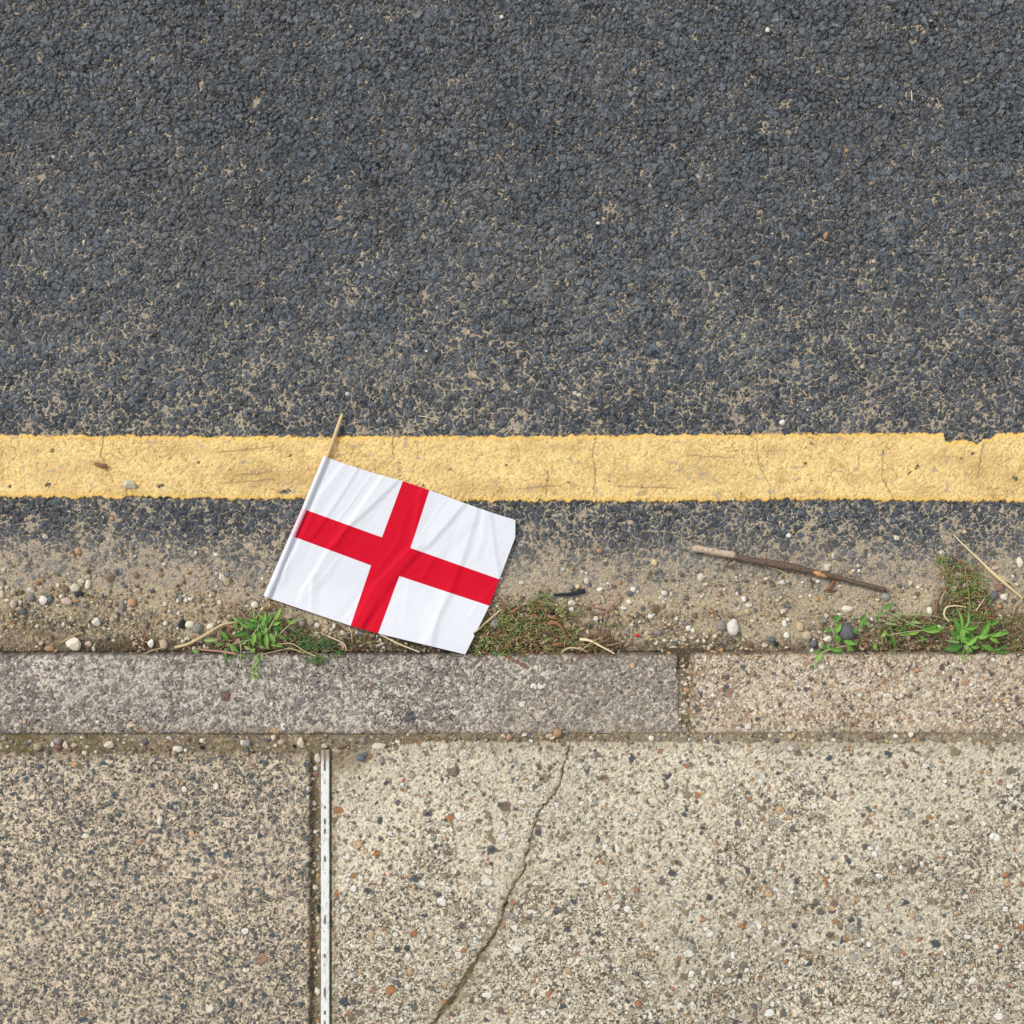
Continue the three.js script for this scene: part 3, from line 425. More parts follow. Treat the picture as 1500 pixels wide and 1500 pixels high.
function pebblesIn(ox, oy, sc, list, pad = 1) {
  for (const [x, y, rx, ry, ink, ang] of list) {
    const px = ox + x / sc, py = oy + y / sc, k = pebbles.length, a = Math.max(2.2, rx / sc * pad) * K, b = Math.max(2.2, ry / sc * pad) * K, hgt = 0.72 * Math.min(a, b) + 0.1 * Math.max(a, b);
    const m = mesh('pebble', (ang ? ANGLED : ROUND)[Math.floor(hsh(k, 1, 211) * 6)], inkMats[ink][hsh(k, 3, 211) > 0.6 ? 1 : 0]);
    const y0 = groundAt(px, py) + hgt * 0.42; m.position.copy(P(px, py, y0)); m.scale.set(a * 1.06, hgt, b * 1.06); m.rotation.y = rx === ry ? hsh(k, 2, 211) * 6 : 0.5 * (hsh(k, 2, 211) - 0.5);
    pebbles.push({ m, px, py, ink, r: (a + b) / 2 / K, long: Math.max(a, b) / Math.min(a, b), ang });
  }
}
pebblesIn(0, 600, 3.75, [
  [712, 408, 34, 28, 'c', 1], [248, 697, 15, 14, 'w', 1], [428, 775, 20, 20, 'o', 1], [615, 598, 14, 10, 'o'], [142, 845, 15, 12, 't'], [171, 990, 22, 18, 'w', 1], [168, 1030, 18, 22, 'g'], [237, 1043, 22, 26, 'w', 1], [275, 1040, 12, 22, 's'], [75, 1068, 18, 24, 'p'],
  [122, 1110, 20, 22, 's', 1], [225, 938, 18, 12, 'o'], [358, 988, 18, 20, 'b'], [412, 980, 27, 24, 'c'], [480, 920, 22, 15, 't', 1], [445, 943, 20, 15, 'c'], [485, 960, 16, 24, 'c'], [435, 1015, 28, 26, 'k', 1], [335, 1026, 24, 16, 'c', 1], [365, 1053, 32, 20, 'p'],
  [418, 1052, 20, 10, 'o'], [458, 1045, 18, 12, 't'], [462, 1075, 18, 14, 'g'], [600, 922, 26, 26, 'b', 1], [637, 893, 12, 16, 's'], [745, 910, 15, 18, 'b'], [878, 905, 16, 14, 'o', 1], [902, 848, 12, 10, 'w'], [752, 993, 24, 17, 't', 1], [672, 1082, 17, 24, 'g'],
  [722, 1060, 22, 24, 'o'], [905, 1068, 12, 14, 'w', 1], [528, 1165, 28, 26, 'w', 1], [404, 1285, 48, 40, 'c', 1], [485, 1285, 22, 16, 'p', 1], [272, 1313, 28, 18, 'o'], [828, 1283, 20, 26, 'w', 1], [898, 1290, 20, 30, 't'], [775, 1240, 16, 12, 'o', 1], [740, 1285, 12, 11, 't'],
  [1000, 1178, 18, 26, 'k'], [1043, 1180, 24, 20, 'c'], [1088, 1200, 26, 26, 'g'], [1157, 1192, 20, 18, 'c'], [1270, 1188, 26, 16, 'o', 1], [1220, 918, 18, 24, 'c', 1], [1243, 945, 20, 28, 't', 1], [1260, 928, 10, 14, 'b'], [1205, 1060, 11, 15, 'c'], [1400, 1072, 20, 18, 'c'],
  [1443, 930, 10, 13, 'w', 1], [1185, 797, 13, 10, 'w'], [1020, 1048, 11, 12, 'c'], [1045, 1040, 13, 9, 'w'], [1235, 850, 10, 10, 'y'], [8, 1015, 14, 22, 'c'], [60, 1125, 10, 16, 'c', 1], [1210, 1240, 16, 30, 'b'], [970, 1185, 9, 12, 'g'], [22, 950, 9, 14, 'b'], [72, 1000, 14, 18, 't'], [280, 985, 12, 14, 'o', 1], [685, 970, 12, 11, 's'], [615, 1150, 14, 16, 't', 1], [205, 1262, 10, 14, 't'],
  [1060, 955, 9, 9, 'c'], [930, 755, 11, 9, 'y'], [1075, 785, 8, 12, 'c', 1], [635, 1240, 14, 13, 'g'],
]);
pebblesIn(350, 580, 3.333, [
  [78, 1020, 18, 16, 'c'], [310, 1105, 14, 20, 'g'], [352, 1105, 22, 24, 't', 1], [380, 1118, 13, 16, 'w', 1], [425, 1105, 15, 15, 't', 1], [420, 1142, 20, 15, 'c', 1], [380, 1162, 14, 12, 'c'], [240, 1080, 20, 13, 't', 1], [700, 1210, 20, 13, 't', 1], [1378, 910, 13, 12, 'w', 1], [1293, 930, 17, 12, 'p', 1], [1250, 1110, 24, 27, 'g'], [1383, 1035, 18, 20, 's', 1],
  [1255, 990, 14, 18, 'b'], [505, 1155, 13, 13, 'c', 1], [525, 1165, 16, 12, 'g'], [600, 1160, 15, 12, 's'], [180, 1155, 14, 20, 't'], [225, 1160, 12, 15, 't'], [650, 1170, 14, 11, 'b'],
]);
pebblesIn(700, 700, 3.75, [
  [838, 245, 18, 14, 'p', 1], [670, 400, 17, 14, 'o'], [968, 465, 15, 20, 'y'], [1228, 548, 22, 22, 'c', 1], [1312, 495, 18, 14, 'g'], [575, 517, 9, 11, 'c'], [597, 523, 10, 9, 'w'], [598, 565, 15, 19, 'c'], [548, 598, 20, 22, 'y', 1], [510, 600, 15, 18, 'g'], [615, 588, 10, 12, 's'], [672, 612, 26, 18, 'w', 1], [515, 685, 22, 18, 'c', 1], [513, 722, 18, 14, 'w', 1],
  [688, 668, 10, 20, 't'], [665, 680, 9, 14, 't'], [830, 635, 24, 17, 's', 1], [855, 612, 16, 14, 'w'], [877, 625, 9, 12, 'c', 1], [830, 683, 14, 14, 'w'], [800, 715, 20, 13, 'w', 1], [1008, 658, 18, 20, 'c', 1], [1025, 632, 18, 14, 'w'], [1062, 635, 9, 9, 'c'], [968, 720, 28, 26, 'b', 1], [948, 762, 22, 20, 'c', 1], [780, 575, 9, 12, 'o'], [985, 848, 20, 17, 'g'],
  [1156, 825, 13, 15, 'w'], [1182, 838, 12, 14, 'c'], [1175, 878, 14, 10, 'c'], [1128, 770, 12, 18, 't'], [1192, 755, 14, 16, 'b'], [1230, 775, 10, 12, 't', 1], [1335, 812, 25, 30, 'g'], [1400, 822, 32, 46, 'w'], [1355, 612, 17, 14, 'c', 1], [1325, 640, 11, 10, 'o'], [1425, 635, 11, 15, 'w', 1], [1462, 665, 14, 15, 'w'], [1415, 683, 14, 14, 'g'], [1487, 700, 22, 17, 'c', 1], [1478, 735, 16, 15, 'y'],
  [650, 775, 18, 18, 'c', 1], [1228, 652, 10, 8, 'w'], [240, 575, 15, 12, 'c', 1], [243, 715, 18, 20, 'g', 1], [495, 815, 25, 25, 't', 1], [1282, 925, 12, 12, 'w'], [1495, 915, 18, 18, 'r', 1], [405, 735, 24, 22, 'k', 1], [905, 715, 13, 12, 's'], [160, 655, 13, 13, 'b'], [415, 655, 11, 10, 'g'], [368, 868, 13, 11, 'w', 1], [435, 915, 24, 13, 'b'],
  [1145, 640, 9, 10, 'g'], [1320, 770, 12, 9, 'y'], [1095, 590, 9, 9, 'c'],
]);
pebblesIn(1100, 700, 3.75, [
  [208, 318, 13, 13, 'w'], [798, 330, 20, 16, 'c', 1], [798, 360, 14, 10, 's'], [450, 427, 13, 20, 'w', 1], [418, 493, 17, 20, 'c'], [1048, 410, 16, 20, 'w', 1], [1478, 460, 16, 30, 'c', 1], [1142, 538, 24, 19, 'g'], [1340, 495, 26, 16, 'p', 1], [1368, 603, 26, 19, 'r'], [1333, 645, 24, 24, 's'], [1388, 655, 20, 18, 'c'], [1115, 610, 17, 19, 'c', 1], [1175, 588, 18, 18, 'p', 1], [740, 650, 20, 24, 'g', 1], [695, 670, 18, 14, 'y', 1], [785, 645, 18, 14, 't', 1],
  [530, 718, 28, 20, 'c', 1], [414, 757, 14, 18, 'w', 1], [485, 755, 15, 14, 'c'], [510, 768, 16, 16, 't', 1], [184, 800, 11, 20, 'w'], [178, 730, 16, 12, 'c'], [105, 803, 18, 10, 'c'], [268, 818, 18, 28, 'y'], [318, 828, 22, 12, 'b', 1], [372, 848, 10, 10, 'c'], [307, 868, 26, 26, 't'], [195, 865, 16, 17, 'w'], [342, 912, 20, 20, 's'], [112, 885, 22, 20, 's', 1], [135, 912, 18, 20, 'k', 1], [75, 920, 20, 16, 'c', 1],
  [420, 885, 28, 20, 'c', 1], [388, 918, 16, 22, 't'], [525, 845, 40, 48, 's'], [983, 730, 16, 22, 'c'], [55, 632, 12, 20, 'o', 1], [480, 635, 16, 20, 't', 1], [770, 900, 18, 16, 'b'], [918, 600, 11, 10, 'w'], [283, 573, 13, 11, 'w', 1], [1440, 540, 9, 8, 'w'], [1335, 465, 9, 9, 'o'], [1268, 540, 11, 10, 'p'], [575, 795, 13, 11, 'r', 1], [345, 560, 16, 10, 'w'], [30, 580, 9, 10, 'c'], [200, 570, 9, 11, 'w', 1], [232, 300, 8, 8, 'o'], [1172, 297, 11, 10, 'y'], [595, 510, 9, 8, 'w'], [20, 850, 18, 24, 't', 1],
]);
pebblesIn(0, 1000, 3.75, [
  [22, 305, 15, 12, 'g'], [43, 352, 10, 7, 'w'], [150, 330, 20, 13, 's'], [209, 352, 24, 21, 't'], [318, 320, 21, 16, 'g'], [320, 352, 21, 14, 'r'], [289, 340, 11, 15, 'c'], [360, 340, 14, 24, 'c', 1], [408, 342, 17, 16, 'p', 1], [452, 300, 14, 10, 'c', 1], [466, 385, 14, 11, 'w'], [527, 380, 10, 9, 'w'], [598, 340, 34, 22, 'c', 1], [798, 327, 18, 18, 's', 1], [930, 303, 16, 12, 'w', 1], [912, 375, 24, 26, 'b', 1], [977, 365, 28, 17, 'w'],
  [1020, 372, 10, 10, 'w'], [887, 243, 13, 13, 't'], [1024, 128, 14, 17, 'w', 1], [958, 95, 11, 10, 'c', 1], [537, 215, 10, 8, 'w'], [880, 758, 14, 24, 'c'], [1355, 332, 22, 20, 'g'], [1333, 330, 12, 15, 'c'], [1110, 318, 13, 12, 'c'], [1108, 355, 14, 14, 'k', 1], [1170, 525, 11, 15, 'c', 1], [1000, 555, 10, 9, 'o'],
]);
pebblesIn(350, 1000, 3.75, [
  [192, 300, 22, 24, 'c', 1], [235, 325, 30, 20, 'p', 1], [338, 328, 22, 32, 'c', 1], [304, 350, 10, 10, 'k'], [470, 348, 18, 14, 'p'], [432, 415, 17, 26, 'c'], [422, 470, 12, 13, 'w'], [418, 500, 18, 16, 'r', 1], [565, 345, 42, 18, 'b', 1], [545, 375, 18, 12, 't', 1], [680, 320, 16, 16, 'g'], [765, 350, 38, 24, 'c', 1], [872, 325, 15, 10, 'c'], [1207, 350, 18, 14, 'p'], [670, 412, 26, 18, 's'], [690, 392, 16, 14, 's', 1], [780, 425, 17, 20, 'g'],
  [410, 660, 17, 16, 'p', 1], [422, 817, 17, 13, 'w', 1], [436, 863, 9, 13, 'o', 1], [438, 962, 10, 14, 'g'], [435, 1057, 11, 9, 'o'], [418, 1122, 16, 20, 'c', 1], [428, 1180, 14, 13, 't', 1], [440, 1245, 12, 26, 'k'], [436, 1298, 10, 14, 'c'], [436, 1345, 9, 20, 't'], [1485, 298, 20, 20, 'o', 1], [1450, 290, 11, 9, 'c'],
]);
pebblesIn(400, 1250, 3.75, [[243, 755, 14, 22, 'c', 1], [245, 625, 13, 10, 'g'], [250, 30, 10, 12, 'g'], [252, 540, 9, 16, 'p']]);
pebblesIn(750, 1000, 3.75, [[205, 292, 20, 12, 't'], [250, 278, 22, 22, 'o'], [765, 303, 13, 16, 'w', 1], [952, 260, 18, 15, 'g'], [997, 268, 12, 18, 'o', 1], [953, 298, 15, 14, 'g'], [974, 312, 9, 9, 'w'], [957, 40, 16, 13, 'o'], [950, 8, 14, 10, 'c'], [947, 120, 20, 18, 'c', 1], [945, 160, 14, 11, 'c'], [968, 98, 11, 10, 'w', 1], [128, 240, 20, 14, 'g', 1], [105, 297, 9, 9, 'w']]);
pebblesIn(1100, 1000, 3, [[173, 237, 14, 16, 'y', 1], [168, 203, 10, 14, 'w'], [530, 237, 23, 15, 'b'], [388, 237, 15, 11, 'b', 1], [703, 228, 17, 18, 'c', 1], [635, 235, 10, 9, 'w'], [1115, 232, 9, 9, 'w']]);
pebblesIn(0, 0, 1, [[509, 577, 3.4, 3, 'w'], [842, 576, 3.2, 3, 'c'], [848, 579, 4, 4, 'c', 1], [1146, 619, 4, 4, 'w'], [340, 445, 3, 3.4, 'y', 1], [665, 459, 3.6, 3, 'p', 1], [1124, 44, 4, 4, 'w', 1], [1240, 221, 3, 3, 'o'], [1209, 345, 3.6, 6, 'o', 1], [1280, 383, 3.6, 3.6, 'p', 1], [78, 230, 2.8, 2.8, 'w', 1], [1276, 269, 3, 2.6, 'o'], [735, 25, 3, 2.6, 'w'], [668, 458, 2.4, 2.4, 'p'], [876, 327, 3, 2.4, 'c']]);
{ // a label for each: look, then landmark, then place among its likes
  const lots = new Map(), bySize = (r) => (r > 9 ? 'large ' : r > 5.6 ? '' : r > 3.7 ? 'small ' : 'tiny ');
  for (const p of pebbles) {
    p.spot = SPOT.find(([f]) => f(p.px, p.py))[1];
    p.look = (bySize(p.r) + (p.long > 1.45 ? 'long ' : '') + INK[p.ink][1] + ' ' + (p.ang ? 'angular pebble' : 'pebble')).trim();
    const k = p.look + ' ' + p.spot; if (!lots.has(k)) lots.set(k, []); lots.get(k).push(p);
  }
  for (const [k, l] of lots) {
    l.sort((a, b) => a.px - b.px); const words = l.length === 2 ? ['left of two, ', 'right of two, '] : l.length === 3 ? ['leftmost of three, ', 'middle of three, ', 'rightmost of three, '] : l.length === 4 ? ['leftmost of four, ', 'second from left of four, ', 'third from left of four, ', 'rightmost of four, '] : null;
    l.forEach((p, n) => tag(p.m, (words ? words[n] : '') + k, 'pebble', l.length > 4 ? k : 'loose pebbles'));
  }
}
{ // grit too fine to count
  const N = 6400, im = new THREE.InstancedMesh(SMALL[0], stonePaint([0.95, 0.95, 0.95]), N), dm = new THREE.Object3D(); im.name = 'gravel'; im.castShadow = im.receiveShadow = true;
  const pal = [C(226, 216, 192), C(196, 176, 142), C(160, 144, 118), C(196, 158, 118), C(120, 108, 92), C(150, 148, 144), C(108, 112, 116), C(232, 228, 220), C(140, 110, 90), C(206, 192, 164), C(180, 164, 136)];
  for (let k = 0; k < N; k++) {
    let px, py; const u = rnd();
    if (u < 0.83) { do { px = rr(0, 1500); py = 800 + 157 * rnd() ** 0.8; } while (rnd() > 0.2 + dirtGrit(px, py) || rnd() > smooth(py, 790, 870) || rnd() > 0.15 + 1.5 * smooth(vn(px / 26, py / 16, 281), 0.35, 0.75)); } else if (u < 0.92) { px = rr(0, 1500); py = rr(1076, px < 600 ? 1104 : 1087); } else if (u < 0.95) { px = rr(456, 469); py = rr(1104, 1500); } else if (u < 0.965) { px = rr(996, 1012); py = rr(965, 1076); } else { px = rr(0, 1500); py = rr(0, 800); }
    const r = (0.9 + 2.9 * rnd() ** 3.4) * K * (u > 0.965 ? 0.85 : 1); dm.position.copy(P(px, py, groundAt(px, py) + r * 0.3)); dm.rotation.set(rnd() * 6, rnd() * 6, rnd() * 6); dm.scale.set(r, r * 0.75, r * (0.8 + 0.6 * rnd())); dm.updateMatrix(); im.setMatrixAt(k, dm.matrix); im.setColorAt(k, new THREE.Color().setRGB(...pal[Math.floor(rnd() * pal.length)]));
  }
  scene.add(kind(tag(im, 'fine loose grit strewn over the gutter and joints', 'gravel'), 'stuff'));
}

// ------------------------------------------------------------------ the flag
{
  const flag = tag(group('hand_flag'), 'small white hand flag with a red cross on a wooden stick', 'flag');
  const cols = [[[473.6, 668], [481, 670.5], [590, 705.4], [629, 719.5], [755, 761]], [[442, 745], [449, 747], [559.4, 787], [601.4, 802.6], [731.6, 848.5]], [[424.4, 784.5], [431.6, 786.8], [543.5, 828.4], [585, 844], [716.6, 887.5]], [[386, 872.5], [395, 876.5], [513.5, 916.6], [554, 928], [681.5, 958.6]]];
  const U = [0, 0.03, 0.4, 0.545, 1], V = [0, 0.4, 0.6, 1];
  const place = (u, v) => { let a = 0, b = 0; while (a < 3 && U[a + 1] < u) a++; while (b < 2 && V[b + 1] < v) b++; const s = (u - U[a]) / (U[a + 1] - U[a]), t = (v - V[b]) / (V[b + 1] - V[b]), q = (n) => mix(mix(cols[b][a][n], cols[b][a + 1][n], s), mix(cols[b + 1][a][n], cols[b + 1][a + 1][n], s), t); let px = q(0), py = q(1);
    if (u > 0.9) { const w = (u - 0.9) * 10; px += w * 6.6 * (v < 0.12 ? v / 0.12 : Math.max(0, 1 - (v - 0.12) / 0.28)); px -= w * 3.5 * Math.exp(-(((v - 0.82) / 0.018) ** 2)); }
    py += 1.3 * Math.sin(u * 9) * (v < 0.2 ? 1 - v * 5 : 0); return [px, py]; };
  const zf = (l) => l.map(([x, y]) => [350 + x / 3.3333, 580 + y / 3.3333]);
  const folds = [ // creases, their height in mm and reach in px (a second number gives the far side)
    [zf([[520, 328], [400, 480], [340, 620], [280, 760], [190, 900]]), 1.5, 7, 16], [zf([[580, 350], [500, 480], [420, 600], [360, 690]]), 1.3, 10, 5], [zf([[700, 400], [560, 600], [440, 750], [370, 870], [310, 960]]), 2.0, 6, 22], [zf([[770, 415], [640, 540], [530, 640], [470, 730]]), 1.7, 14, 6],
    [zf([[360, 880], [352, 1045]]), 1.3, 5, 12], [zf([[545, 1118], [500, 1090], [640, 900]]), -0.8, 6, 10], [zf([[890, 470], [860, 640], [842, 740], [660, 930], [560, 1118]]), 1.7, 6, 20], [zf([[1095, 530], [930, 720], [860, 780], [740, 920], [600, 1125]]), 2.3, 20, 7],
    [zf([[900, 745], [780, 880], [690, 990], [620, 1130]]), -1.3, 7, 9], [zf([[1162, 560], [1120, 700], [1075, 835], [1030, 960], [960, 1100], [935, 1225]]), 2.0, 22, 8], [zf([[1200, 560], [1190, 700], [1160, 780]]), 1.0, 7, 9], [zf([[1225, 580], [1250, 770], [1268, 870]]), 1.5, 16, 6],
    [zf([[950, 790], [900, 880]]), 1.0, 8, 8], [zf([[1010, 960], [960, 1120], [900, 1210]]), 1.1, 8, 20], [zf([[760, 1010], [860, 990], [950, 1040]]), 0.6, 10, 12], [zf([[1150, 640], [1000, 800]]), -0.7, 10, 14], [zf([[640, 395], [520, 560], [460, 640]]), 0.6, 3, 4], [zf([[1000, 520], [900, 660]]), 0.5, 3, 5], [zf([[820, 560], [770, 720], [680, 840]]), 0.6, 4, 8], [zf([[250, 760], [220, 900]]), 0.5, 3, 5], [zf([[830, 900], [800, 1100]]), 0.4, 4, 9], [zf([[1240, 930], [1130, 1060]]), 0.6, 5, 12], [zf([[480, 800], [400, 900], [330, 960]]), 0.6, 4, 10],
  ];
  const side = (l, px, py) => { let best = 1e9, sg = 1; for (let i = 0; i < l.length - 1; i++) { const [ax, ay] = l[i], [bx, by] = l[i + 1], ux = bx - ax, uy = by - ay, t = clamp(((px - ax) * ux + (py - ay) * uy) / (ux * ux + uy * uy)), d = Math.hypot(px - ax - ux * t, py - ay - uy * t); if (d < best) { best = d; sg = Math.sign(ux * (py - ay) - uy * (px - ax)) || 1; } } return [best, sg]; };
  const lift = (px, py, u, v) => {
    let h = 0.0072 + 0.013 * smooth(py, 850, 955) + 0.0015 * (fbm(px / 60, py / 60, 221) - 0.5);
    for (const [l, a, w1, w2] of folds) { const [d, s] = side(l, px, py), w = s > 0 ? w1 : w2; if (d < w) { const q = 1 - d / w; h += 0.001 * a * (0.92 * q + 0.08 * q * q); } }
    h += 0.0004 * (fbm(px / 7, py / 7, 222) - 0.5); h += 0.0058 * Math.sqrt(Math.max(0, 1 - ((u - 0.0145) / 0.0165) ** 2)) * (u < 0.031 ? 1 : 0);
    return h;
  };
  const us = [...Array(9).keys()].map((i) => i / 8 * 0.03).concat([...Array(250).keys()].map((i) => 0.03 + (i + 1) / 250 * 0.97)), nv = 190, nu = us.length, p = [], uv = [], ix = [];
  for (let j = 0; j <= nv; j++) for (const u of us) { const v = j / nv, [px, py] = place(u, v), q = P(px, py, lift(px, py, u, v)); p.push(q.x, q.y, q.z); uv.push(u, v); }
  for (let j = 0; j < nv; j++) for (let i = 0; i < nu - 1; i++) { const a = j * nu + i; ix.push(a, a + nu, a + 1, a + 1, a + nu, a + nu + 1); }
  const g = new THREE.BufferGeometry(); g.setAttribute('position', new THREE.Float32BufferAttribute(p, 3)); g.setAttribute('uv', new THREE.Float32BufferAttribute(uv, 2)); g.setIndex(ix); g.computeVertexNormals();
  const red = C(212, 8, 42), white = C(228, 231, 239);
  const t = tex(2048, 1024, (i, j) => {
    const u = (i + 0.5) / 2048, v = (j + 0.5) / 1024; put(white, 0.97 + 0.03 * hsh(i >> 1, j >> 1, 231));
    const inV = Math.min(u - U[2], U[3] - u) * 2048, inH = Math.min(v - V[1], V[2] - v) * 1024, isRed = u > 0.03 && (inV > 0 || inH > 0);
    if (isRed) over(red, clamp(Math.max(inV, inH)), 0.95 + 0.08 * hsh(i >> 1, j >> 1, 232)); else if (u <= 0.03 && inH > 0) over(C(244, 202, 220), 0.9);
    if (Math.abs(u - 0.031) < 0.0006) over(C(196, 200, 212), 0.5);
  });
  t.wrapS = t.wrapT = THREE.ClampToEdgeWrapping;
  const weave = grain.clone(); weave.repeat.set(7, 5); weave.needsUpdate = true;
  mesh('cloth', g, new THREE.MeshPhysicalMaterial({ map: t, roughness: 0.7, specularIntensity: 0.3, bumpMap: weave, bumpScale: 0.0001, side: THREE.DoubleSide }), flag);
  const n = 48, lath = new THREE.CatmullRomCurve3([P(501.5, 606, 0.0075), P(480.5, 665, 0.0075), P(447, 745, 0.0074), P(429.5, 785, 0.0074), P(390.2, 877, 0.0095)]);
  mesh('stick', tube(lath, n, 9, (s) => 0.0028 * Math.min(1, 0.45 + 0.55 * Math.sqrt(clamp(s * 40))) * (s > 0.99 ? 0.9 : 1), true), mat(C(232, 206, 160), { map: mottle, roughness: 0.7 }), flag);
}
function tube(curve, n, sides, radius, caps = true, flatten = 1) {
  const p = [], uv = [], ix = [], f = curve.computeFrenetFrames ? null : null, up = new THREE.Vector3(0, 1, 0), T = new THREE.Vector3(), B = new THREE.Vector3(), N = new THREE.Vector3();
  for (let j = 0; j <= n; j++) {
    const s = j / n, c = curve.getPoint(s); curve.getTangent(s, T); B.crossVectors(T, up); if (B.lengthSq() < 1e-6) B.set(1, 0, 0); B.normalize(); N.crossVectors(B, T).normalize();
    const r = radius(s); for (let i = 0; i < sides; i++) { const a = i / sides * 6.28318, x = Math.cos(a) * r, y = Math.sin(a) * r * flatten; p.push(c.x + B.x * x + N.x * y, c.y + B.y * x + N.y * y, c.z + B.z * x + N.z * y); uv.push(i / sides * 2, s * 12); }
  }
  for (let j = 0; j < n; j++) for (let i = 0; i < sides; i++) { const a = j * sides + i, b = j * sides + (i + 1) % sides; ix.push(a, b, a + sides, b, b + sides, a + sides); }
  if (caps) for (const j of [0, n]) { const c = curve.getPoint(j / n), k = p.length / 3; p.push(c.x, c.y, c.z); uv.push(0.5, 0.5); for (let i = 0; i < sides; i++) { const a = j * sides + i, b = j * sides + (i + 1) % sides; j ? ix.push(k, a, b) : ix.push(k, b, a); } }
  const g = new THREE.BufferGeometry(); g.setAttribute('position', new THREE.Float32BufferAttribute(p, 3)); g.setAttribute('uv', new THREE.Float32BufferAttribute(uv, 2)); g.setIndex(ix); g.computeVertexNormals(); return g;
}
// a stalk through pixels of an enlarged view: [x, y, height above the ground in mm]
const zoom = (ox, oy, sc) => (x, y, mm = 3) => { const px = ox + x / sc, py = oy + y / sc; return P(px, py, groundAt(px, py) + mm * 0.001); };
const curveOf = (z, pts) => new THREE.CatmullRomCurve3(pts.map((p) => z(...p)));
const stalk = (z, pts, r0, r1, n = 14, sides = 5, flatten = 1) => tube(curveOf(z, pts), n, sides, (s) => 0.001 * mix(r0, r1, s), true, flatten);

// ------------------------------------------------------------------ the twig
{
  const z = zoom(1000, 780, 4.6875), twig = tag(group('twig'), 'long dead twig with a stripped pale end lying in the gutter', 'twig');
  const barkTex = tex(64, 256, (i, j) => { const v = vn(i / 2.2, j / 16, 241); put(C(112, 94, 80), 0.62 + 0.5 * v + 0.4 * (vn(i / 9, j / 50, 247) - 0.5)); over(C(74, 60, 52), 0.6 * smooth(vn(i / 5, j / 14, 242), 0.55, 0.8)); over(C(150, 128, 110), 0.6 * smooth(vn(i / 2, j / 5, 243), 0.78, 0.92)); });
  const woodTex = tex(64, 128, (i, j) => { put(C(218, 202, 178), 0.7 + 0.4 * vn(i / 2, j / 14, 244)); over(C(140, 116, 94), 0.75 * smooth(vn(i / 4, j / 6, 245), 0.56, 0.8)); over(C(190, 160, 136), 0.5 * vn(i / 9, j / 22, 248)); });
  barkTex.repeat.set(0.5, 0.7); woodTex.repeat.set(0.5, 0.2);
  const bark = new THREE.MeshStandardMaterial({ map: barkTex, bumpMap: barkTex, bumpScale: 0.0012, roughness: 0.9 }), wood = new THREE.MeshStandardMaterial({ map: woodTex, bumpMap: woodTex, bumpScale: 0.0005, roughness: 0.85 });
  const lump = (r, s0) => (s) => 0.001 * (r(s) + 1.1 * (vn(s * 18 + s0, 1, 246) - 0.5) + 0.5 * (vn(s * 50 + s0, 2, 246) - 0.5));
  tag(mesh('bark', tube(curveOf(z, [[335, 160, 5.5], [470, 190, 6], [620, 215, 6.5], [760, 238, 7], [880, 268, 6.5], [1030, 300, 6], [1200, 345, 6], [1390, 392, 5.5]]), 70, 10, lump((s) => mix(4.6, 6.4, smooth(s, 0, 0.42)) - 2.2 * smooth(s, 0.45, 0.62) - 0.6 * s, 3)), bark, twig), 'dark brown bark');
  tag(mesh('stripped_end', tube(curveOf(z, [[66, 112, 5], [110, 112, 5.5], [220, 133, 5.8], [358, 156, 6]]), 24, 10, lump((s) => 5.3 * Math.min(1, 0.5 + s * 9), 9)), wood, twig), 'pale bare wood end');
  mesh('bare_patch', tube(curveOf(z, [[880, 266, 8.6], [930, 282, 9.2], [990, 306, 8.2]]), 12, 7, lump((s) => 1.2 + 2.6 * Math.sin(s * 3.14), 5)), mat(C(214, 166, 112), { map: mottle }), twig);
  mesh('knot', tube(curveOf(z, [[872, 255, 8], [892, 272, 10]]), 6, 8, () => 0.0036), bark, twig);
  for (const [pts, a, b, m] of [[[[322, 172, 5], [312, 215, 5], [262, 268, 2]], 1.5, 0.7, bark], [[[315, 225, 4], [350, 205, 5], [360, 195, 4]], 1.1, 0.8, wood], [[[318, 240, 3], [365, 238, 4], [412, 212, 3]], 1.2, 0.6, bark], [[[878, 310, 5], [886, 345, 4], [890, 388, 2]], 1.3, 0.8, bark], [[[1040, 330, 4], [1015, 370, 4], [990, 408, 2]], 2.2, 1.6, mat(C(150, 104, 72), { map: mottle })], [[[1000, 412, 2], [1030, 402, 3], [1062, 400, 2]], 1.6, 1.0, bark]]) mesh('broken_shoot', stalk(z, pts, a, b, 8, 6), m, twig);
}
// ------------------------------------------------------------------ dry bits
const strawM = mat(C(214, 194, 150), { roughness: 0.7, map: mottle }), paleM = mat(C(232, 216, 176), { roughness: 0.6 }), brownM = mat(C(150, 112, 78), { map: mottle }), rustM = mat(C(166, 118, 84), { map: mottle }), pinkM = mat(C(178, 140, 124), { map: mottle }), darkM = mat(C(84, 64, 48), { map: mottle });
const z1 = zoom(250, 850, 5), z2 = zoom(680, 840, 6), z3 = zoom(1180, 860, 4.6875), z5 = zoom(1340, 770, 9.375), zp = zoom(0, 0, 1), zt = zoom(1000, 780, 4.6875);
const bit = (name, label, cat, geo, m) => tag(mesh(name, geo, m), label, cat);
bit('dry_stalk', 'long curved dry stalk at the left foot of the leafy weed', 'stalk', stalk(z1, [[32, 492, 4], [130, 465, 6], [260, 395, 8], [380, 325, 8], [485, 305, 5]], 2.6, 1.8, 30, 7, 0.7), strawM);
bit('dry_stalk', 'thin pink stem above the leafy weed left of the flag', 'stalk', stalk(z1, [[390, 150, 2], [440, 175, 5], [510, 225, 6], [560, 280, 6]], 0.8, 1.1), pinkM);
